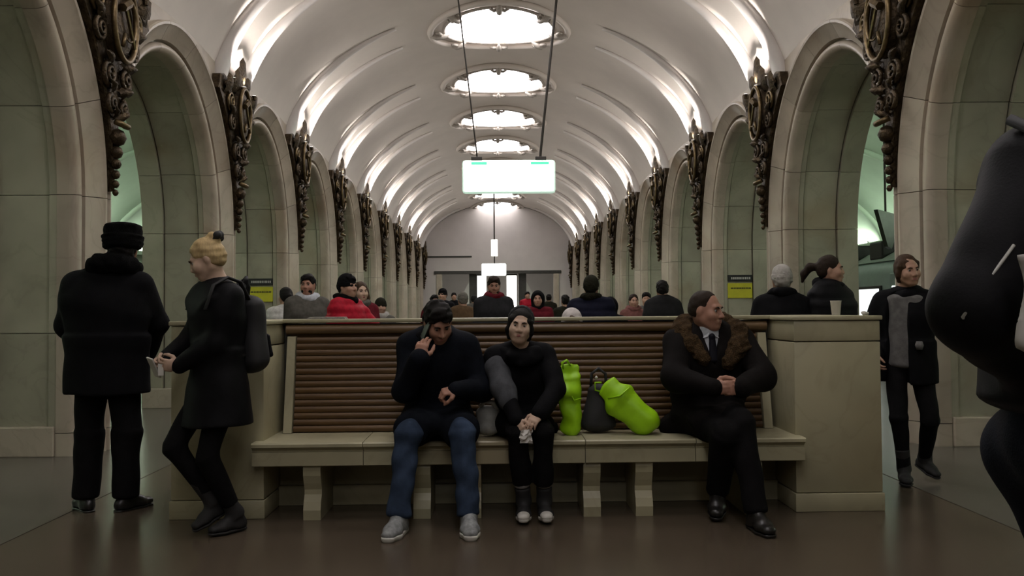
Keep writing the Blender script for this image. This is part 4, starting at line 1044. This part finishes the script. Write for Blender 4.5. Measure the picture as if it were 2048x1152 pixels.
f.coat(C_BLACK2, 0.625, (0.215, 0.15), (0.19, 0.14), 1.36, (0.078, 0.068, 0.054), 0.010, 0.085, (0.006, 20), front=fb, seed=5)
g = SDF(0.008); g.loft((0, 0, 1.015), (0, 0, 1.06), (0.198, 0.15), (0.197, 0.149), 0.01, cap=0.1); g.obj('belt', C_CHAR, f.c)
for (p, r) in (((0.135, -0.09, 1.33), 0.009), ((0.20, -0.04, 1.28), 0.008)): MB().lathe([(0.001, -r), (r, 0), (0.001, r)], 10).build('button', L_WHITE, f.c, True, loc=p)
f.trousers(C_TROUS, (0.085, 0.062, 0.05), stop=0.2, fold=(0.003, 30), name='leggings').shoes(L_BOOT, boot=0.27, size=0.92)
PH = f
lw = f.J['wrL']; rw = f.J['wrR']
def at(f, p): 
    M = Matrix.Translation(f.root.location) @ Matrix.Rotation(f.root.rotation_euler.z, 4, 'Z'); return M @ Vector(tuple(p))
p = at(f, rw+nrm((0.3, -0.85, -0.35))*0.10+V(0.02, 0.0, -0.01))
t = thing('smartphone', 'white smartphone in the hand of the blonde person', 'phone', p, math.radians(-48)); t.rotation_euler = (0.5, 0.15, math.radians(-40))
MB().box((-0.033, -0.005, -0.065), (0.033, 0.005, 0.065), 0.004).build('case', L_WHITE, t); MB().box((-0.029, 0.005, -0.055), (0.029, 0.006, 0.055)).build('screen', L_SHOE, t)
p = at(f, lw+nrm((-0.35, -0.9, 0.1))*0.085+V(-0.015, -0.01, -0.012))
t = thing('keyring_tag', 'small white tag held at the belt of the blonde person', 'tag', p, 0.3)
MB().box((-0.016, -0.004, -0.05), (0.016, 0.004, 0.02), 0.004).build('tag', L_WHITE, t); MB().tube([(0, 0, 0.02), (0.006, 0, 0.035), (0, 0, 0.05)], 0.002, 6).build('ring', M_ROD, t)
# backpack
bd = V(math.sin(math.radians(58)), math.cos(math.radians(58)), 0)
bp = thing('backpack', 'black backpack on the back of the blonde person', 'backpack', at(f, (0.03, 0.075, 0.93)), math.radians(-48))
g = SDF(0.009); g.loft((0, 0.12, 0.07), (0, 0.10, 0.38), (0.15, 0.10), (0.13, 0.08), 0.03, cap=0.9); g.folds(0.005, 25, 3); g.obj('pack', L_BLK2, bp)
g = SDF(0.008); g.loft((0, 0.205, 0.09), (0, 0.19, 0.2), (0.1, 0.03), (0.095, 0.028), 0.02, cap=0.8); g.folds(0.003, 30, 2); g.obj('front_pocket', C_BLACK2, bp)
MB().tube([(-0.03, 0.02, 0.42), (-0.03, 0.06, 0.52), (0.0, 0.09, 0.55), (0.035, 0.06, 0.5), (0.03, 0.02, 0.42)], 0.014, 8).build('handle', L_BLK2, bp, True)
for q in (-1, 1):
    MB().tube([(q*0.09, 0.06, 0.42), (q*0.11, 0.0, 0.52), (q*0.115, -0.08, 0.545), (q*0.12, -0.165, 0.50), (q*0.125, -0.215, 0.36)], 0.018, 8, flat=0.5).build('strap', L_BLK2, bp, True)
MB().lathe([(0.028, 0.0), (0.03, 0.02), (0.03, 0.15), (0.014, 0.18), (0.014, 0.2)], 12).build('bottle', C_CHAR, bp, True, loc=(-0.06, 0.10, 0.37), rot=(0.15, 0.55, 0))

# seated man on the phone
f = Fig('person seated on bench in dark navy coat and jeans talking on a phone', (-0.37, 5.60, 0), 0, 1.80)
f.set(pelvis=(0, 0.02, 0.585), waist=(0, -0.01, 0.74), chest=(0, -0.07, 0.95), neck=(-0.005, -0.13, 1.115), head=(0.015, -0.225, 1.205), shL=(0.175, -0.10, 1.055), shR=(-0.175, -0.11, 1.055),
      hipL=(0.1, 0, 0.575), hipR=(-0.1, 0, 0.575), kneeL=(0.165, -0.45, 0.56), kneeR=(-0.15, -0.45, 0.56), ankL=(0.205, -0.53, 0.105), ankR=(-0.195, -0.545, 0.105))
f.look(22, 34, -6); f.toe = {'L': V(0.08, -1, 0), 'R': V(-0.22, -1, 0)}
f.arm('R', (-0.085, -0.385, 0.985), (-0.12, -0.3, -1), True).arm('L', (0.135, -0.36, 0.80), (0.55, 0.3, -0.9), True)
f.body(SK_B, 0.0052, {'R': ((0.16, 0.12, 1), (0.25, 1, -0.1), (0.9, -0.2, -0.15), [0.5, 0.55, 0.6, 0.7]), 'L': ((-0.95, -0.25, -0.1), (0.1, 0.5, -1), (-0.2, -0.9, 0.3), 1.15)}).face(H_BLACK).hair(H_BLACK, 'short', 0.0055)
def fc(F):
    for S in 'LR': lap(F, f, S, 0.125, 0.86, 0.11)
    F.loft((0, 0.05, 0.60), (0, -0.33, 0.60), (0.19, 0.085), (0.17, 0.06), 0.05); F.loft((-0.22, 0.08, 0.52), (0.22, 0.08, 0.52), 0.06, None, 0.05)
f.coat(C_NAVY, 0.3, (0.225, 0.155), (0.21, 0.15), 1, (0.08, 0.07, 0.056), 0.010, 0.098, (0.007, 22), front=fc, skirt=False, seed=8)
f.trousers(C_JEANS, (0.095, 0.074, 0.064), fold=(0.006, 48)).shoes(L_SNEAK, L_WHITE, size=1.08)
f.scarf(C_BLACK, 0.04, 0.085, lift=0.01, name='collar')
p = f.J['wrR']+V(-0.005, 0.035, 0.075)
t = thing('mobile_phone', 'dark mobile phone pressed to the ear of the person in jeans', 'phone', at(f, f.hp(-0.082, -0.03, -0.03)), 0); t.rotation_euler = (math.radians(34), 0.15, math.radians(30))
MB().box((-0.006, -0.03, -0.065), (0.006, 0.03, 0.065), 0.005).build('case', L_SHOE, t); MB().box((0.006, -0.026, -0.055), (0.007, 0.026, 0.055)).build('screen', M_NBLK, t)

# seated woman
f = Fig('person seated on bench in black with grey sleeve, dark hair tied back, facing camera', (0.15, 5.62, 0), 0, 1.60, True)
f.set(pelvis=(0.01, 0.02, 0.57), waist=(0.01, -0.02, 0.70), chest=(0.0, -0.07, 0.88), neck=(0.0, -0.12, 1.03), head=(0.0, -0.175, 1.175), shL=(0.165, -0.10, 0.985), shR=(-0.165, -0.10, 0.985),
      hipL=(0.085, 0, 0.56), hipR=(-0.075, 0, 0.56), kneeL=(0.125, -0.40, 0.56), kneeR=(-0.03, -0.40, 0.56), ankL=(0.135, -0.27, 0.105), ankR=(0.01, -0.27, 0.105))
f.look(-4, 0, 7); f.toe = {'L': V(0.05, -1, 0), 'R': V(-0.05, -1, 0)}
f.arm('R', (-0.02, -0.45, 0.575), (-1, 0.1, 0.1), True).arm('L', (0.10, -0.42, 0.66), (1, 0.2, -0.1), True)
f.body(SK_C, 0.0052, {'R': ((0.35, -0.5, -0.75), (0.6, 0.6, -0.2), (0.3, -0.8, 0.4), 0.65), 'L': ((-0.5, -0.6, -0.5), (-0.2, 0.4, -1), (-0.7, -0.2, 0.5), 0.5)}).face(H_BLACK).hair(H_BLACK, 'framed', 0.0055)
g = SDF(0.006); g.chain([f.hp(0.08*math.cos(a), 0.03, 0.035+0.095*math.sin(a)) for a in [PI*i/10 for i in range(11)]], [0.012]*11, 0.01); g.obj('headband', L_BLK2, f.hair_o)
def fw(F):
    for S in 'LR': lap(F, f, S, 0.10, 0.55, 0.09)
    F.loft((0.01, 0.05, 0.57), (0.03, -0.2, 0.58), (0.16, 0.08), (0.13, 0.06), 0.05); F.loft((-0.16, 0.07, 0.51), (0.2, 0.07, 0.51), 0.05, None, 0.05)
f.coat(C_BLACK, 0.3, (0.20, 0.14), (0.19, 0.135), 1, (0.072, 0.062, 0.05), 0.010, 0.0, (0.007, 22), front=fw, skirt=False, name='jacket', seed=11)
g = SDF(0.009); g.chain([f.J['shR']+(f.J['elR']-f.J['shR'])*0.35, f.J['elR'], f.J['elR']+(f.J['wrR']-f.J['elR'])*0.35], [0.077, 0.071, 0.064], 0.03); g.folds(0.004, 40, 3); g.obj('sleeve', cloth('grey sleeve', (0.075, 0.078, 0.085)), f.c)
f.scarf(C_BLACK, 0.055, 0.10, lift=-0.035, amp=0.008)
f.trousers(C_TROUS, (0.088, 0.068, 0.062), stop=0.28, fold=(0.004, 34)).shoes(L_BLK2, L_WHITE, toecap=L_WHITE, boot=0.10, size=0.95)
for S in 'LR':
    a = f.J['ank'+S]; b = a+(f.J['knee'+S]-a)*0.30
    g = SDF(0.006); g.loft(a+(f.J['knee'+S]-a)*0.25, b, 0.05, 0.05, 0.01, cap=0.3); g.obj('sock', cloth('grey sock', (0.22, 0.21, 0.2)), f.root)
p = f.J['wrR']+nrm((0.35, -0.5, -0.75))*0.11+V(0.01, 0.01, 0.0)
t = thing('paper_napkin', 'crumpled white paper napkin in the hand of the seated person', 'paper', at(f, p), 0.4)
v = []; fc_ = []; rg = random.Random(5)
for i in range(6):
    for j in range(6): v.append((-0.04+0.016*i+rg.uniform(-.006, .006), -0.02+rg.uniform(-.012, .012), -0.045+0.016*j+rg.uniform(-.006, .006)))
for i in range(5):
    for j in range(5): fc_.append((i*6+j, i*6+j+1, (i+1)*6+j+1, (i+1)*6+j))
o = link('sheet', mesh('sheet', v, fc_), mat('white paper', (0.7, 0.68, 0.64), 0.8, var=0.1), t); mo = o.modifiers.new('thick', 'SOLIDIFY'); mo.thickness = 0.0015

# seated man with the fur collar
f = Fig('person seated on bench in dark coat with brown fur collar, hands clasped, looking aside', (1.37, 5.60, 0), 0, 1.80)
f.set(pelvis=(0, 0.05, 0.585), waist=(0, 0.05, 0.74), chest=(-0.005, 0.02, 0.96), neck=(-0.02, -0.01, 1.13), head=(-0.035, -0.06, 1.262), shL=(0.195, 0.0, 1.06), shR=(-0.20, 0.0, 1.06),
      hipL=(0.1, 0.02, 0.575), hipR=(-0.1, 0.02, 0.575), kneeL=(0.07, -0.43, 0.60), kneeR=(-0.02, -0.46, 0.54), ankL=(0.115, -0.56, 0.105), ankR=(-0.02, -0.22, 0.16))
f.look(50, 5, 0); f.toe = {'L': V(0.12, -1, 0), 'R': V(-0.3, -1, -0.25)}
f.arm('R', (-0.075, -0.36, 0.80), (-1, 0.35, -0.35), True).arm('L', (0.10, -0.36, 0.80), (1, 0.35, -0.35), True)
f.body(SK_B, 0.0052, {'R': ((0.9, -0.45, 0.05), (0.45, 0.9, -0.1), (0.0, -0.1, 1), [0.5, 0.55, 0.6, 0.65]), 'L': ((-0.9, -0.5, -0.05), (-0.4, 0.9, -0.1), (0.0, -0.1, 1), [0.65, 0.7, 0.7, 0.75])}).face(H_DKBR).hair(H_DKBR, 'receding', 0.0055)
def fe(F):
    lap(F, f, 'R', 0.12, 0.55, 0.11); lap(F, f, 'L', 0.125, 0.5, 0.11)
    F.loft((0, 0.08, 0.585), (-0.03, -0.25, 0.60), (0.21, 0.085), (0.18, 0.06), 0.05); F.loft((-0.26, 0.06, 0.52), (0.24, 0.06, 0.52), 0.06, None, 0.05)
    F.loft((-0.02, -0.17, 1.16), (-0.01, -0.17, 0.93), (0.07, 0.09), (0.012, 0.05), 0.01, sub=True)
f.coat(C_CHAR if False else cloth('dark brown coat', (0.017, 0.014, 0.013)), 0.3, (0.255, 0.16), (0.25, 0.16), 1, (0.092, 0.08, 0.062), 0.010, 0.0, (0.007, 20), front=fe, skirt=False, seed=14)
g = SDF(0.007); g.loft((-0.02, -0.06, 1.14), (-0.01, -0.085, 0.95), (0.075, 0.055), (0.07, 0.05), 0.02); g.obj('shirt', C_SHIRT, f.root)
g = SDF(0.006); g.loft((-0.015, -0.125, 1.085), (-0.01, -0.15, 0.95), (0.02, 0.014), (0.033, 0.012), 0.01); g.ball((-0.015, -0.122, 1.10), 0.02, 0.01); g.obj('tie', C_TIE, f.root)
for q in (-1, 1):
    MB().add([(-0.018, -0.105, 1.15), (-0.02+q*0.055, -0.075, 1.165), (-0.02+q*0.06, -0.11, 1.085), (-0.02+q*0.022, -0.13, 1.10)], [(0, 1, 2, 3)]).build('shirt_collar', C_SHIRT, f.root)
g = SDF(0.009); c = f.J['neck']
g.chain([c+V(q*w_, yy_, zz) for (q, w_, yy_, zz) in ((-1, 0.055, -0.125, -0.17), (-1, 0.12, -0.075, -0.08), (-1, 0.155, 0.0, -0.01), (-1, 0.12, 0.08, 0.035), (1, 0.0, 0.105, 0.05), (1, 0.12, 0.08, 0.035), (1, 0.19, 0.0, -0.015), (1, 0.175, -0.08, -0.10), (1, 0.10, -0.13, -0.19))], [0.045, 0.06, 0.07, 0.07, 0.07, 0.075, 0.075, 0.07, 0.05], 0.03); g.folds(0.006, 120, 4); g.obj('fur_collar', F_BROWN, f.root)
f.trousers(C_TROUS, (0.098, 0.082, 0.066), fold=(0.005, 30)).shoes(L_SHOE, size=1.06)

# smiling walker at the right
f = Fig('person in open black coat over grey sweater walking past the right pillar', (3.0, 6.35, 0), -32, 1.64, True)
f.look(38, 8, -6); f.set(head=(0.02, -0.05, 1.545))
f.arm('L', w2l(f, (3.37, 6.2, 1.0)), (0.3, 1, -0.6), True).arm('R', (-0.2, -0.18, 0.98), (-0.8, 0.8, -0.3))
f.J['hipL'] = V(0.085, 0, 0.86); f.J['hipR'] = V(-0.085, 0, 0.86)
f.leg('R', w2l(f, (2.93, 6.28, 0.10)), (0.1, -1, 0)); f.leg('L', w2l(f, (3.15, 6.42, 0.16)), (0.4, -1, 0)); f.toe = {'R': V(0.25, -1, 0), 'L': V(0.8, -0.8, -0.35)}
f.body(SK_A, 0.006, {'L': ((0.7, -0.3, -0.5), (0.3, 0.6, -0.4), (0.3, -0.9, 0.2), 0.45), 'R': ((0.2, -0.5, -0.8), (0.8, 0.1, -0.2), (0.2, -0.8, 0.4), 0.6)}).face(H_BROWN, smile=True).hair(H_BROWN, 'framed', 0.006)
g = SDF(0.009); g.loft((0, -0.02, 1.34), (0, -0.015, 0.86), (0.14, 0.10), (0.15, 0.11), 0.03, cap=0.4); g.folds(0.005, 30, 2); g.obj('sweater', C_SWEAT, f.root)
def fo(F): F.loft((-0.045, -0.20, 1.34), (-0.055, -0.21, 0.60), (0.085, 0.15), (0.10, 0.17), 0.006, (1, 0, 0), sub=True)
f.coat(C_BLACK, 0.72, (0.215, 0.15), (0.20, 0.145), 1.12, (0.07, 0.062, 0.05), 0.011, 0.0, (0.007, 18), front=fo, seed=17)
f.scarf(C_BLACK, 0.045, 0.08, lift=0.0); f.trousers(C_TROUS, (0.088, 0.064, 0.05), fold=(0.003, 30)).shoes(L_BOOT, boot=0.15, size=0.95)
MB().lathe([(0.02, -0.03), (0.03, 0), (0.02, 0.03)], 10).build('coat_clasp', C_SWEAT, f.c, True, loc=(0.1, -0.155, 1.0))

# close passer-by at the right edge, cut by the frame
f = Fig('person in black jacket and jeans striding close by at the right edge', (1.105, 1.62, 0), 90, 1.84)
f.set(shR=(-0.2, 0.215, 1.48), shL=(0.2, -0.06, 1.50), neck=(0, -0.07, 1.55), head=(0, -0.17, 1.70), chest=(0, 0.0, 1.37), waist=(0, 0.03, 1.16), pelvis=(0, 0.04, 1.01))
f.J['elR'] = V(-0.26, 0.35, 1.26); f.J['wrR'] = V(-0.12, 0.20, 1.175)
f.arm('L', (0.25, -0.28, 0.95), (0.5, 1, 0)); f.J['hipR'] = V(-0.1, 0.03, 0.98); f.J['hipL'] = V(0.1, 0.02, 0.98); f.leg('R', (-0.11, 0.0, 0.10), (0, -1, 0)); f.leg('L', (0.11, -0.32, 0.10), (0, -1, 0)); f.toe = {'L': V(0.1, -1, 0), 'R': V(-0.1, -1, -0.1)}
f.look(0, 5); f.body(SK_B, 0.006, {'R': ((0.6, -0.6, -0.4), (0.6, 0.7, 0), (0, -0.3, 1), 0.7), 'L': ((0, -0.6, -0.8), (-1, 0, 0), (0, -0.8, 0.5), 0.6)}).face(H_BLACK).hair(H_BLACK, 'short')
f.coat(C_BLACK2, 1.085, (0.21, 0.14), (0.19, 0.135), 1.0, (0.088, 0.064, 0.048), 0.007, 0.09, (0.007, 22), name='jacket', seed=19, front=lambda F: (F.ball((-0.08, 0.10, 1.50), (0.14, 0.12, 0.08), 0.06), F.loft((-0.1, 0.12, 1.40), (-0.1, 0.08, 1.2), 0.09, 0.08, 0.06)))
pipe = mat('pale reflective piping', (0.4, 0.4, 0.36), 0.4, var=0.1)
a, b, c = f.J['shR'], f.J['elR'], f.J['wrR']
MB().tube([a+V(-0.086, -0.03, 0.0), a+(b-a)*0.18+V(-0.088, -0.01, 0.01), a+(b-a)*0.42+V(-0.082, -0.01, 0.012)], 0.0028, 6).build('piping', pipe, f.c, True)
MB().tube([a+(b-a)*0.62+V(-0.072, 0.02, 0.02), a+(b-a)*0.82+V(-0.062, 0.035, 0.01), b+V(-0.05, 0.05, -0.005), b+(c-b)*0.4+V(-0.03, 0.055, -0.01)], 0.0026, 6).build('piping', pipe, f.c, True)
f.trousers(C_DKJEAN, (0.098, 0.088, 0.08), seat=0.10).shoes(L_SHOE)
t = thing('shoulder_bag', 'white bag with grey print at the hip of the close passer-by', 'bag', (0.815, 1.25, 1.105), 0.1)
g = SDF(0.007); g.loft((0, 0, 0.10), (0.02, 0, 0.225), (0.06, 0.02), (0.085, 0.016), 0.03, cap=0.6); g.folds(0.005, 35, 2); g.obj('pouch', mat('white bag cloth', (0.42, 0.40, 0.37), 0.7, var=0.2, scale=6), t)
MB().tube([(0.0+0.035*math.cos(a_), -0.026, 0.14+0.045*math.sin(a_)) for a_ in [math.radians(60+24*i) for i in range(10)]], 0.008, 6, flat=0.4).build('print', C_GREY, t, True)
MB().tube([(0.1, 0, 0.24), (0.08, 0.05, 0.40), (0.04, 0.15, 0.47)], 0.01, 6).build('strap', L_BLK2, t, True)

# ---------------------------------------------------------------- things on the bench
M_LIME = mat('lime carrier bag', (0.36, 0.72, 0.010), 0.45, var=0.12, scale=6, spec=0.4)
ST = 0.479
t = thing('carrier_bag', 'upright lime green carrier bag beside the person in black', 'bag', ((1146-992)/322, 5.58, ST), 0.1)
g = SDF(0.006); g.loft((0, 0, 0.045), (-0.012, 0.0, 0.35), (0.068, 0.062), (0.064, 0.04), 0.03, cap=0.8); g.loft((-0.012, 0, 0.36), (-0.03, 0, 0.44), (0.06, 0.02), (0.045, 0.012), 0.03, cap=0.7); g.ball((-0.02, -0.03, 0.27), 0.05, 0.03); g.folds(0.006, 45, 6); g.cut((0, 0, 0), (0, 0, -1), 0.004); b_ = g.obj('pouch', M_LIME, t)
MB().tube([(-0.035, -0.055, 0.30), (0.0, -0.072, 0.225), (0.05, -0.058, 0.235)], 0.005, 6).build('crease', M_LIME, b_, True)
for y_ in (-0.012, 0.012): MB().tube([(-0.055, y_, 0.42), (-0.06, y_*1.5, 0.46), (-0.03, y_*1.6, 0.475), (-0.01, y_, 0.44)], 0.006, 6).build('handle', M_LIME, t, True)
t = thing('carrier_bag', 'bulging lime green carrier bag leaning on its side', 'bag', ((1262-992)/322, 5.58, ST), -0.05)
g = SDF(0.006); g.loft((0.105, 0, 0.085), (-0.055, 0.0, 0.225), (0.095, 0.075), (0.105, 0.065), 0.03, (0.66, 0, 0.75), 0.9); g.loft((-0.055, 0, 0.225), (-0.14, 0, 0.30), (0.105, 0.06), (0.06, 0.02), 0.03, (0.66, 0, 0.75), 0.8); g.ball((0.10, 0, 0.08), (0.105, 0.08, 0.08), 0.03); g.folds(0.006, 40, 9); g.cut((0, 0, 0), (0, 0, -1), 0.004); b_ = g.obj('pouch', M_LIME, t)
MB().tube([(-0.13, -0.03, 0.23), (-0.06, -0.075, 0.25), (0.0, -0.07, 0.30)], 0.006, 6).build('crease', M_LIME, b_, True)
MB().tube([(-0.17, -0.01, 0.33), (-0.21, -0.01, 0.33), (-0.21, 0.0, 0.28), (-0.16, 0, 0.27)], 0.006, 6).build('handle', M_LIME, t, True)
t = thing('handbag', 'black soft handbag between the two lime bags', 'bag', ((1203-992)/320, 5.66, ST), 0)
g = SDF(0.007); g.loft((0, 0, 0.06), (0, 0, 0.27), (0.11, 0.075), (0.07, 0.05), 0.03, cap=0.8); g.folds(0.006, 30, 2); g.cut((0, 0, 0), (0, 0, -1), 0.004); g.obj('pouch', L_BLK2, t)
MB().tube([(-0.05, 0, 0.29), (-0.045, 0, 0.38), (0.0, 0, 0.415), (0.045, 0, 0.38), (0.05, 0, 0.29)], 0.01, 8).build('handle', L_BLK2, t, True)
MB().lathe([(0.001, -0.012), (0.012, 0), (0.001, 0.012)], 10).build('clasp', L_WHITE, t, True, loc=(-0.02, -0.05, 0.36))
t = thing('tote_bag', 'grey white round soft bag between the two seated people', 'bag', ((974-992)/325, 5.53, ST), 0)
g = SDF(0.006); g.loft((0, 0, 0.065), (0.005, 0, 0.15), (0.075, 0.06), (0.07, 0.05), 0.03, cap=0.9); g.folds(0.005, 40, 4); g.cut((0, 0, 0), (0, 0, -1), 0.004); g.obj('pouch', mat('grey white bag', (0.34, 0.34, 0.31), 0.6, var=0.35, scale=12), t)
MB().tube([(-0.05, -0.01, 0.19), (-0.02, -0.02, 0.225), (0.03, -0.02, 0.22), (0.055, -0.01, 0.17)], 0.014, 8).build('handle', L_WHITE, t, True)
t = thing('paper_cup', 'white paper cup standing on the right bench pillar', 'cup', (2.315, 5.92, BT), 0)
MB().lathe([(0.026, 0.0), (0.027, 0.002), (0.036, 0.094), (0.0375, 0.096), (0.0375, 0.099), (0.034, 0.099), (0.026, 0.01), (0.001, 0.01)], 20).build('cup', L_WHITE, t, True)
MB().lathe([(0.026, 0), (0.027, 0.004), (0.025, 0.006)], 20).build('base_ring', L_WHITE, t, True)
t = thing('crumpled_tissue', 'tiny crumpled white tissue at the end of the right pillar', 'tissue', (2.36, 5.56, BT), 0)
g = SDF(0.004); g.ball((0, 0, 0.013), (0.022, 0.016, 0.014), 0.01); g.folds(0.004, 160, 3); g.cut((0, 0, 0.0), (0, 0, -1), 0.002); g.obj('wad', L_WHITE, t)
t = thing('newspaper', 'folded newspaper lying on the bench back by the red jacket', 'newspaper', (-1.16, YM, BT+0.003), 0.05)
for i in range(3): MB().box((-0.13+0.008*i, -0.09, 0.005*i), (0.13-0.004*i, 0.09-0.006*i, 0.005*i+0.004), 0.001).build('sheet', mat('newsprint', (0.42, 0.4, 0.36), 0.8, var=0.4, scale=60), t)

# ---------------------------------------------------------------- the people beyond the bench
B = bystander
B('person with dark hair in white down jacket behind the bearded one in grey', 574, 10.3, 573, 215, C_WHITE, 'tied', H_BLACK, fem=True, puffy=True, seed=21)
B('bearded person in open grey tweed coat standing near the yellow notice', 617, 9.6, 547, 25, C_GREY, 'short', H_BLACK, SK_B, beard=H_BLACK, scarf=C_SHIRT, lookyaw=-30, width=1.0, face=True, seed=22)
def reach(f): f.arm('L', (0.27, -0.38, 1.02), (1, 0.4, -0.4))
B('person in black beanie and red jacket turning right behind the bench', 694, 8.6, 546, 70, C_RED, 'beanie', C_BLACK, hood=C_BLACK, scarf=F_BLACK, puffy=True, width=1.1, arms=reach, lookyaw=-15, seed=23)
B('person with bare face in beige scarf beside the red jacket', 722, 9.7, 562, 30, C_MAROON, 'long', H_BROWN, SK_C, True, scarf=C_GREY, face=True, seed=24)
B('short person in dark peaked beanie right of the red jacket', 762, 10.8, 594, 10, C_GREY, 'beanie', C_OLIVE, hood=C_OLIVE, fem=True, scarf=C_KNITW, seed=25)
B('person with dark hair at the far left of the central crowd', 869, 15.5, 589, 20, C_MAROON, 'short', H_BLACK, seed=26)
B('tall person in dark hat behind the left of the crowd', 886, 17.5, 576, -20, C_BLACK, 'beanie', C_BLACK, hood=C_BLACK, seed=27)
B('person with grey hair in brown coat left of the crowd centre', 926, 13.4, 583, 200, C_BROWN, 'beanie', H_GREY, hood=cloth('grey felt hat', (0.16, 0.15, 0.13)), width=1.1, seed=28)
B('bearded person in dark grey coat with maroon scarf walking at the centre', 988, 11.2, 551, 8, C_DKGREY, 'short', H_DKBR, SK_B, scarf=C_MAROON, beard=H_DKBR, lookyaw=-5, look=10, face=True, seed=29)
B('person in maroon jacket and dark hood right of the centre', 1076, 12.6, 580, -5, C_MAROON, 'hood', H_BLACK, SK_A, True, hood=C_BLACK, puffy=True, face=True, seed=30)
B('dark figure far behind, between maroon jacket and blue jacket', 1131, 15.5, 589, 190, C_OLIVE, 'short', H_BLACK, seed=32)
B('person in dark blue jacket with fur hood standing right of centre', 1183, 9.4, 549, 170, C_BLUE, 'beanie', C_OLIVE, hood=C_OLIVE, scarf=F_OLIVE, puffy=True, width=1.12, seed=33)
B('child in black hood close to the dark blue jacket', 1221, 10.4, 592, 170, C_BLACK, 'hood', H_BLACK, hood=C_BLACK, seed=34)
B('person in dusty pink coat facing camera right of the crowd', 1268, 13.0, 587, 5, C_PINK, 'tied', H_DKBR, SK_A, True, scarf=C_PINK, face=True, seed=35)
B('person half hidden between the pink coat and the broad dark coat', 1294, 14.2, 584, -10, C_GREY, 'short', H_BLACK, SK_A, seed=36)
B('broad person in charcoal coat with back turned at the right of the crowd', 1326, 11.6, 560, 178, C_CHAR, 'short', H_BLACK, width=1.2, seed=37)
B('person in pale grey beanie and black jacket behind the right pillar', 1568, 7.25, 527, 172, C_BLACK, 'beanie', C_KNITW, hood=C_KNITW, puffy=False, width=1.08, scarf=C_BLACK, seed=38)
B('person with brown ponytail in black down jacket facing right', 1664, 7.3, 508, 35, C_BLACK2, 'pony', H_DKBR, SK_A, True, puffy=True, width=1.2, lookyaw=30, scarf=C_BLACK, face=True, seed=39)
B('distant figure in black before the left portal column', 908, 30, 585, 10, C_BLACK, 'short', H_BLACK, seed=40)
B('distant figure in red before the right portal column', 1055, 33, 583, 10, C_RED, 'short', H_BLACK, seed=41)
B('distant figure in dark coat at the right foot of the portal', 1098, 27, 588, 170, C_OLIVE, 'short', H_BLACK, seed=42)
B('distant figure in grey left of the portal centre', 948, 26, 590, 170, C_GREY, 'beanie', C_CHAR, hood=C_CHAR, seed=43)
# seated on the far side of the bench, only the white cap shows
f = Fig('person in white cap seated on the far side of the bench', (0.59, 6.75, 0), 180, 1.58, True)
f.set(pelvis=(0, 0.02, 0.57), waist=(0, 0.0, 0.70), chest=(0, -0.01, 0.88), neck=(0, -0.03, 1.04), head=(0, -0.07, 1.16), shL=(0.16, -0.02, 0.98), shR=(-0.16, -0.02, 0.98), hipL=(0.085, 0, 0.56), hipR=(-0.085, 0, 0.56), kneeL=(0.09, -0.4, 0.55), kneeR=(-0.09, -0.4, 0.55), ankL=(0.09, -0.36, 0.105), ankR=(-0.09, -0.36, 0.105))
f.arm('L', (0.1, -0.3, 0.68), (1, 0.2, -0.3), True).arm('R', (-0.1, -0.3, 0.68), (-1, 0.2, -0.3), True); f.look(0, 12)
f.body(SK_A, 0.009).hair(H_BROWN, 'tied', 0.009).beanie(C_WHITEC, 0.008)
f.coat(C_MAROON, 0.3, (0.2, 0.14), None, 1, h=0.014, skirt=False, front=lambda F: [lap(F, f, S, 0.11, 0.6, 0.1) for S in 'LR']).trousers(C_TROUS, h=0.014).shoes(L_SHOE, h=0.009)
